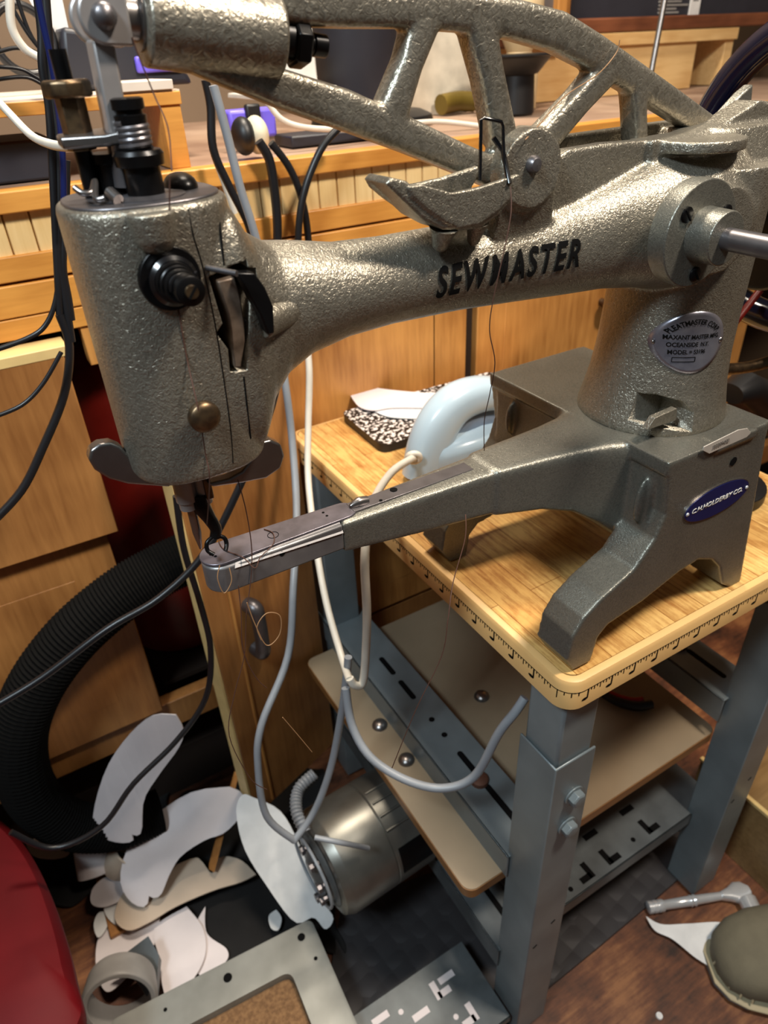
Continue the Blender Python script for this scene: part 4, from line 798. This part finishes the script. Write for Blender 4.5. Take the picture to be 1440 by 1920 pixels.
# metal tray
tz = -22.5
T = [on(583, 1722, 'z', tz), on(205, 1915, 'z', tz), X(0, 0, 0), on(700, 1990, 'z', tz)]
T[2] = T[1]+(T[3]-T[0])
tr_ = thing('metal_tray', 'grey enamel metal tray with a cork base lying at the bottom edge', 'tray', tuple((T[0]+T[1]+T[2]+T[3])/4-uz*3.4))
inn = [T[0]*.8+T[2]*.2, T[1]*.8+T[3]*.2, T[2]*.8+T[0]*.2, T[3]*.8+T[1]*.2]
cen = (T[0]+T[2])/2
def ins(k, dz): 
    e0 = (T[1]-T[0]).normalized(); e1 = (T[3]-T[0]).normalized(); return [T[0]+e0*k+e1*k+uz*dz, T[1]-e0*k+e1*k+uz*dz, T[2]-e0*k-e1*k+uz*dz, T[3]+e0*k-e1*k+uz*dz]
w = MB(); w.rings([rquad(ins(0, -3.4), .4), rquad(ins(0, 0), .4), rquad(ins(.15, .05), .4), rquad(ins(1.9, 0), .5), rquad(ins(1.95, -1.2), .5), rquad(ins(1.0, -3.4), .4)], close=True); rim = w.build('tray_rim', mat('grey_tray_enamel', (150, 150, 144), .4, .2, scale=14, col2=(126, 126, 120)), tr_, bev=0)
MB().prism(rquad(ins(1.93, -.5), .5), uz*-.2).build('cork_base', CORK, tr_)
w = MB()
for a, c, r_ in ((565, 1757, .2), (427, 1833, .22), (592, 1797, .1), (310, 1893, .09)): w.lathe(on(a, c, 'z', tz+.05), uz, [(0, r_), (.01, r_)], 16)
w.build('screw_hole', INK, rim)
# ---- floor, right
mtv = MB().prism([on(940, 1960, 'z', ZF+.01), on(1010, 1870, 'z', ZF+.01), on(1120, 1780, 'z', ZF+.01), on(1215, 1700, 'z', ZF+.01), on(1330, 1600, 'z', ZF+.01), on(1200, 1500, 'z', ZF+.01), on(640, 1700, 'z', ZF+.01), on(600, 1960, 'z', ZF+.01)], uz*.25).build('tread_mat', plate_mat(), smooth=False); tag(mtv, 'dark diamond-tread mat under the table legs', 'mat')
wr = thing('ratchet_wrench', 'chrome ratchet wrench lying on the brown floor', 'wrench', tuple(on(1300, 1700, 'z', ZF)))
a_, b_ = on(1214, 1702, 'z', -25.55), on(1400, 1672, 'z', -25.55); dv = (b_-a_).normalized(); LL = (b_-a_).length
MB().lathe(a_, dv, [(0, .22), (.05, .34), (.25, .34), (.3, .28), (.35, .34), (.55, .34), (.6, .28), (.65, .34), (.9, .34), (1.0, .26), (LL*.42, .27), (LL*.43, .32), (LL*.45, .27), (LL*.47, .32), (LL*.49, .26), (LL*.75, .22), (LL*.8, .2)], 20).build('handle', CHROME, wr)
MB().loft([(a_+dv*LL*s_, X(-dv.y, dv.x, 0)*q_, uz*.3, 2.6) for s_, q_ in ((.74, .2), (.82, .35), (.9, .62), (.97, .6), (1.02, .3))]).build('head', CHROME, wr)
a_, b_ = on(1400, 1685, 'z', -25.4), on(1437, 1760, 'z', -25.4)
o_ = MB().cyl(a_, b_+(b_-a_)*.3, .5, n=28).build('socket_extension', CHROME, bev=.04); tag(o_, 'dark chrome socket bar lying between wrench and shoe', 'socket')
o_ = sole('paper_offcut', 'white paper offcut lying in front of the shoe', [on(a, c, 'z', -25.7+d) for a, c, d in ((1211, 1718, 0), (1240, 1733, .1), (1290, 1732, .3), (1358, 1731, .4), (1366, 1765, .3), (1345, 1812, 0), (1310, 1800, 0), (1262, 1762, 0), (1228, 1745, 0))], 'z', .05, PAPER, None, 'paper')
sh = thing('shoe', 'olive suede shoe with cream welt on the floor at the lower right', 'shoe', (13.5, -3, ZF))
so_ = on(1405, 1850, 'z', -26); d1 = X(.86, -.5, 0); d2 = X(.5, .86, 0); s0 = on(1340, 1800, 'z', -24.8)
def shoe_secs(tab): return [(s0+d1*x_+uz*z_+X(0, 0, 0), d2*a, uz*h, e) for x_, z_, a, h, e in tab]
MB().loft(shoe_secs([(.05, -.1, .7, .45, 2.3), (.4, .0, 1.35, .95, 2.4), (1.1, .25, 1.85, 1.25, 2.5), (2.2, .5, 2.15, 1.55, 2.5), (4, .9, 2.15, 1.95, 2.5), (6, 1.5, 2.0, 2.5, 2.5), (8, 1.9, 1.9, 2.8, 2.5)]), 40).build('upper', SHOE, sh)
MB().loft(shoe_secs([(-.15, -.75, .8, .1, 3), (.35, -.75, 1.6, .14, 3), (1.1, -.75, 2.05, .16, 3), (2.2, -.75, 2.35, .16, 3), (4, -.75, 2.35, .16, 3), (9, -.75, 2.1, .16, 3)]), 40).build('welt', mat('cream_welt', (178, 164, 132), .6), sh)
MB().loft(shoe_secs([(-.1, -1.0, .8, .2, 3), (.35, -1.0, 1.5, .2, 3), (1.1, -1.0, 1.95, .2, 3), (4, -1.0, 2.2, .2, 3), (9, -1.0, 2.1, .2, 3)]), 40).build('outsole', mat('grey_sole', (108, 104, 106), .7), sh)
for i in range(9):
    t_ = -1.25+i*.31; w = MB(); c0 = s0+d1*1.4-uz*.25; pts = []
    for s_ in (0, .5, 1): r_ = 1.5+.75*(1-s_)*.5; pts.append(s0+d1*(1.75-1.75*math.cos(t_)*(1-.35*s_))+d2*(2.0*math.sin(t_)*(1-.25*s_))+uz*(-.35+1.35*s_))
    w.tube(pts, .06, n=6); w.build('pleat_stitch', mat('cream_welt', (178, 164, 132), .6), sh)
wx = thing('wooden_box', 'rough plywood box standing on the floor at the right edge', 'box', (20, 0, ZF))
q1_, q2_ = on(1378, 1575, 'z', -23.5), on(1460, 1690, 'z', -25.5)
MB().box(17.4, 24, -2.8, 4.2, ZF, -20.6).build('case', wood('ply_box', (120, 92, 56), (160, 128, 84), 'x'), wx, bev=.04); MB().box(17.35, 17.6, -2.85, 4.25, -20.6, -20.4).build('light_rim', EDGEW, wx)
# right-hand things on table
gl = MB().loft([(on(1370, 738, 'y', 9.5), uz*.5, uy*.7, 2.2), (on(1400, 725, 'y', 9.5), uz*.8, uy*1, 2.2), (on(1430, 745, 'y', 9.5), uz*1.0, uy*1, 2.2), (on(1480, 780, 'y', 9.5), uz*1.0, uy*1, 2.2)], 24).build('work_glove', BLKM); tag(gl, 'black rubber glove behind the machine column', 'glove')
tq = on(1436, 960, 'z', .0); q3 = on(1390, 752, 'z', .6)
w = MB().lathe(X(12.6, 4.6, .01), uz, [(0, 1.6), (.05, 1.7), (.5, 1.7), (.55, 1.6)], 40).build('adhesive_tape_roll', BLKM, bev=.03); tag(w, 'black tape roll at the right edge of the table', 'tape roll')
w = MB()
for i in range(6): w.torus(X(14.2+.1*math.sin(i*2), 6.8, .25+i*.3), uz, 1.5, .16, n=32, m=8)
w = w.build('wire_coil', mat('pale_wire', (176, 150, 134), .5)); tag(w, 'pinkish coil of wire on the table behind the base', 'wire')
# small washer on floor
o_ = MB().lathe(on(1236, 1905, 'z', ZF+.02), uz, [(0, .18), (.08, .16)], 16).build('white_button', PAPER); tag(o_, 'small white speck lying on the brown floor', 'button')
# ---- cables
cable('black_cable', 'thick black cable sweeping from behind the head down to the left', [(530, 640), (510, 760), (455, 900), (385, 1035), (300, 1120), (200, 1180), (80, 1270), (-20, 1330)], 12, .14, BLC)
cable('grey_cable', 'grey cable hanging down from the bench behind the head', [(400, 160), (425, 250), (450, 350), (475, 430), (510, 560), (535, 720), (548, 830), (556, 960), (550, 1100), (540, 1230), (490, 1360), (484, 1440), (500, 1530), (552, 1576)], [17, 17, 17, 17, 17, 16, 15.5, 14, 12, 11, 10, 9.5, 9, 8.5], .16, GREYC)
cable('grey_cable', 'grey cable looping up from the motor to the table underside', [(552, 1576), (590, 1520), (620, 1440), (640, 1340), (650, 1265), (653, 1232)], [8.5, 8.6, 8.6, 8.5, 8.3, 8.3], .16, GREYC)
cable('white_cable', 'white cable of the iron hanging in a long loop below the table', [(776, 858), (735, 885), (700, 940), (688, 1000), (684, 1060), (688, 1150), (686, 1220), (680, 1280), (664, 1284), (656, 1272)], [11.9, 10.5, 9, 8, 7.5, 7.5, 7.5, 7.5, 7.5, 7.6], .16, WHC)
cable('white_cable', 'white cable passing between the head and the table corner', [(575, 640), (580, 700), (578, 800), (578, 900), (592, 1020), (612, 1130), (640, 1230), (655, 1275)], [17, 16.6, 16, 15, 13, 11, 9, 7.6], .15, WHC)
cable('grey_cable', 'grey cable curving under the table beside the front leg', [(648, 1290), (660, 1360), (695, 1420), (760, 1462), (830, 1478), (890, 1455), (935, 1375), (966, 1335), (984, 1308)], [7.6, 7, 6, 4.8, 3.8, 3.2, 2.8, 2.6, 2.6], .17, GREYC)
cable('black_cable', 'black cable running down the edge of the open door', [(330, 930), (345, 1030), (375, 1130), (395, 1220), (385, 1310), (330, 1390), (250, 1470), (190, 1550), (100, 1590), (20, 1560)], [13, 13, 13, 13, 13, 13, 13, 13, 13.5, 14], .13, BLC)
cable('black_cable', 'black cable hanging in front of the left cupboard door', [(112, 590), (130, 650), (120, 740), (80, 840), (40, 920), (-20, 985)], 14, .14, BLC)
cable('black_cable', 'thin black cable arching from the bundle to the left edge', [(115, 660), (80, 720), (40, 760), (-20, 785)], 13.5, .07, BLC)
cable('black_cable', 'thin dark cable curling above the left cupboard door', [(112, 480), (105, 560), (85, 610), (50, 635), (-20, 660)], 14, .08, BLC)
for lb, px in (('black cable of the bundle nearest the left edge', ((70, -10), (78, 60), (80, 130), (92, 200), (98, 300), (104, 420), (112, 590))),
               ('black cable in the middle of the hanging bundle', ((85, -10), (92, 80), (100, 180), (110, 260), (112, 360), (110, 480), (122, 560), (135, 640))),
               ('black cable on the right side of the hanging bundle', ((125, 300), (122, 420), (118, 500), (128, 560), (134, 600)))):
    cable('black_cable', lb, px, 14, .12, BLC, group='hanging cable bundle')
cable('blue_cable', 'dark blue cable behind the hinge of the lever', [(70, -10), (82, 50), (95, 110), (108, 190), (118, 300), (120, 420)], 13.5, .09, NAVY)
cable('white_cable', 'white cable drooping from the upper left to the head', [(-10, 182), (20, 215), (60, 255), (100, 272), (140, 275)], [14, 13.5, 12, 9, 7], .1, WHC)
cable('white_cable', 'white cable curving over the riser at the top left', [(18, -10), (22, 50), (45, 90), (75, 110), (100, 128)], 20, .14, WHC)
for i, px in enumerate((((10, -10), (50, 60), (90, 110), (130, 160)), ((30, -10), (60, 70), (110, 130), (150, 170)), ((-10, 125), (40, 130), (80, 150), (130, 160)), ((-10, 150), (50, 145), (100, 165), (160, 150)), ((-10, 100), (30, 90), (70, 100), (115, 140)))):
    cable('thin_cable', ['thin dark wire falling from the top left corner', 'second thin dark wire crossing the first one', 'thin wire lying flat along the riser edge', 'lowest thin wire on the whitewashed riser', 'thin wire bending over the cable coil'][i], px, 21.2, .07, BLC, group='thin wires on the riser')
cable('black_cable', 'black cable hanging from the plug over the bench front', [(485, 265), (505, 300), (515, 360), (520, 420), (520, 500)], 20.3, .2, BLC)
cable('black_cable', 'black cable crossing leftwards down the bench front', [(508, 268), (540, 310), (562, 360), (575, 420), (582, 500)], 20.2, .16, BLC)
cable('black_cable', 'black cable crossing rightwards down the bench front', [(635, 240), (605, 275), (580, 330), (566, 380), (560, 430), (558, 500)], 19.8, .16, BLC)
cable('black_cable', 'black cables dropping behind the head at the riser end', [(385, 150), (395, 200), (400, 280), (430, 350), (465, 420), (480, 480)], 19, .16, BLC)
cable('white_cable', 'white cable dropping beside the riser post', [(398, 250), (402, 290), (420, 340), (440, 400)], 20, .14, WHC)
cable('white_cable', 'long white cable lying across the worktop', [(500, 190), (530, 225), (580, 240), (660, 242), (740, 235), (820, 228), (900, 236)], 'x' and [23.5, 23.3, 23.2, 23.5, 24, 24.5, 24], .13, WHC)
cable('grey_cable', 'short grey cable end against the motor casing', [(590, 1570), (640, 1580), (690, 1590)], [7.5, 6.9, 7.0], .12, GREYC)
# ---- sewing threads
def thr(label, pts, r=.012, m=THREAD): 
    o_ = MB().tube(pts, r, n=6).build('thread', m); tag(o_, label, 'thread', 'loose sewing threads')
P3 = lambda L: [P(a, c, y) for a, c, y in L]
thr('brown thread running down the face of the head to the presser foot', [pix(300, 60, .02) if False else P(318, 330, 1.9), pix(318, 420, .03), pix(320, 480, .03), pix(338, 600, .03), pix(352, 680, .03), pix(372, 770, .45), pix(385, 850, .03), P(393, 900, 2.0), P(388, 985, 2.9)])
thr('brown thread hanging from the thread trough down to the lower arm', P3([(957, 350, 1.9), (958, 400, 1.7), (945, 470, 1.6), (925, 560, 1.6), (918, 620, 1.7), (928, 680, 1.8), (918, 740, 2.2), (908, 790, 2.8), (908, 845, 3.2)]))
thr('thread trailing from the lower arm over the table edge', P3([(873, 965, 2.4), (872, 1010, 1.5), (850, 1090, .2), (840, 1160, -.3), (828, 1230, -.4), (780, 1330, -.4), (735, 1440, -.3)]))
thr('brown thread crossing the needle plate and hanging in strands', P3([(446, 900, 2.6), (462, 960, 2.8), (472, 1030, 2.9), (470, 1090, 2.9), (462, 1150, 2.8), (458, 1230, 2.8), (440, 1300, 2.8), (430, 1380, 2.8), (470, 1460, 2.8), (500, 1480, 2.8)]))
thr('second strand hanging under the free arm', P3([(447, 1098, 2.9), (452, 1150, 2.8), (456, 1220, 2.8), (480, 1270, 2.8), (500, 1290, 2.8)]))
thr('round loop of thread hanging under the free arm', P3([(463, 1130, 2.7), (478, 1170, 2.7), (500, 1210, 2.7), (524, 1190, 2.7), (525, 1155, 2.7), (500, 1150, 2.7), (482, 1175, 2.7), (490, 1200, 2.7)]), .014, mat('tan_thread', (150, 112, 76), .7))
thr('thread loop around the nose of the free arm', P3([(412, 1060, 2.85), (408, 1085, 2.8), (420, 1112, 2.8), (434, 1090, 2.8), (430, 1065, 2.85)]), .012, mat('tan_thread', (150, 112, 76), .7))
thr('curly thread lying on the needle plate', [on(a, c, 'z', 6.45) for a, c in ((408, 1010), (420, 1030), (455, 1045), (478, 1065), (488, 1045), (512, 1020), (512, 1000), (495, 992))])
thr('pale thread curving across the lever frame', P3([(1162, 75, 3.0), (1155, 100, 3.0), (1120, 140, 3.0), (1060, 180, 3.0), (1010, 235, 2.8), (985, 262, 2.2)]), .012, mat('tan_thread', (150, 112, 76), .7))
thr('thin fibre drifting below the door handle', P3([(530, 1345, 2.8), (560, 1380, 2.8), (585, 1410, 2.8)]), .012, mat('tan_thread', (150, 112, 76), .7))
thr('brown thread rising from the head to the lever eye', P3([(248, 70, 3.0), (262, 110, 3.0), (290, 180, 3.0), (315, 240, 2.6), (322, 320, 2.0)]))
# ================================================================== light
def area(nm, loc, tgt, size, power, col, sy=None):
    l = bpy.data.lights.new(nm, 'AREA'); l.shape = 'RECTANGLE'; l.size = size*I; l.size_y = (sy or size)*I; l.energy = power; l.color = col
    o_ = bpy.data.objects.new(nm, l); C.objects.link(o_); o_.location = V(loc)*I; o_.rotation_euler = (V(tgt)-V(loc)).to_track_quat('-Z', 'Y').to_euler(); return o_
area('ceiling_lamp', (14, -16, 52), (0, 3, 8), 7, 24, (1, .88, .74))
area('bench_lamp', (4, 22, 58), (4, 26, 10), 14, 26, (1, .88, .72), 8)
area('cool_lamp', (-32, -10, 44), (-8, 4, 4), 10, 15, (.78, .92, 1))
wd = bpy.data.worlds.new('world'); bpy.context.scene.world = wd; wd.use_nodes = True
wd.node_tree.nodes['Background'].inputs[0].default_value = (.75, .72, .7, 1); wd.node_tree.nodes['Background'].inputs[1].default_value = .06
vs = bpy.context.scene.view_settings; vs.view_transform = 'Standard'; vs.look = 'None'; vs.exposure = 0; vs.gamma = 1
for o_ in bpy.data.objects:
    if 'o0' in o_: del o_['o0']
for m_ in list(bpy.data.meshes):
    if m_.users == 0: bpy.data.meshes.remove(m_)
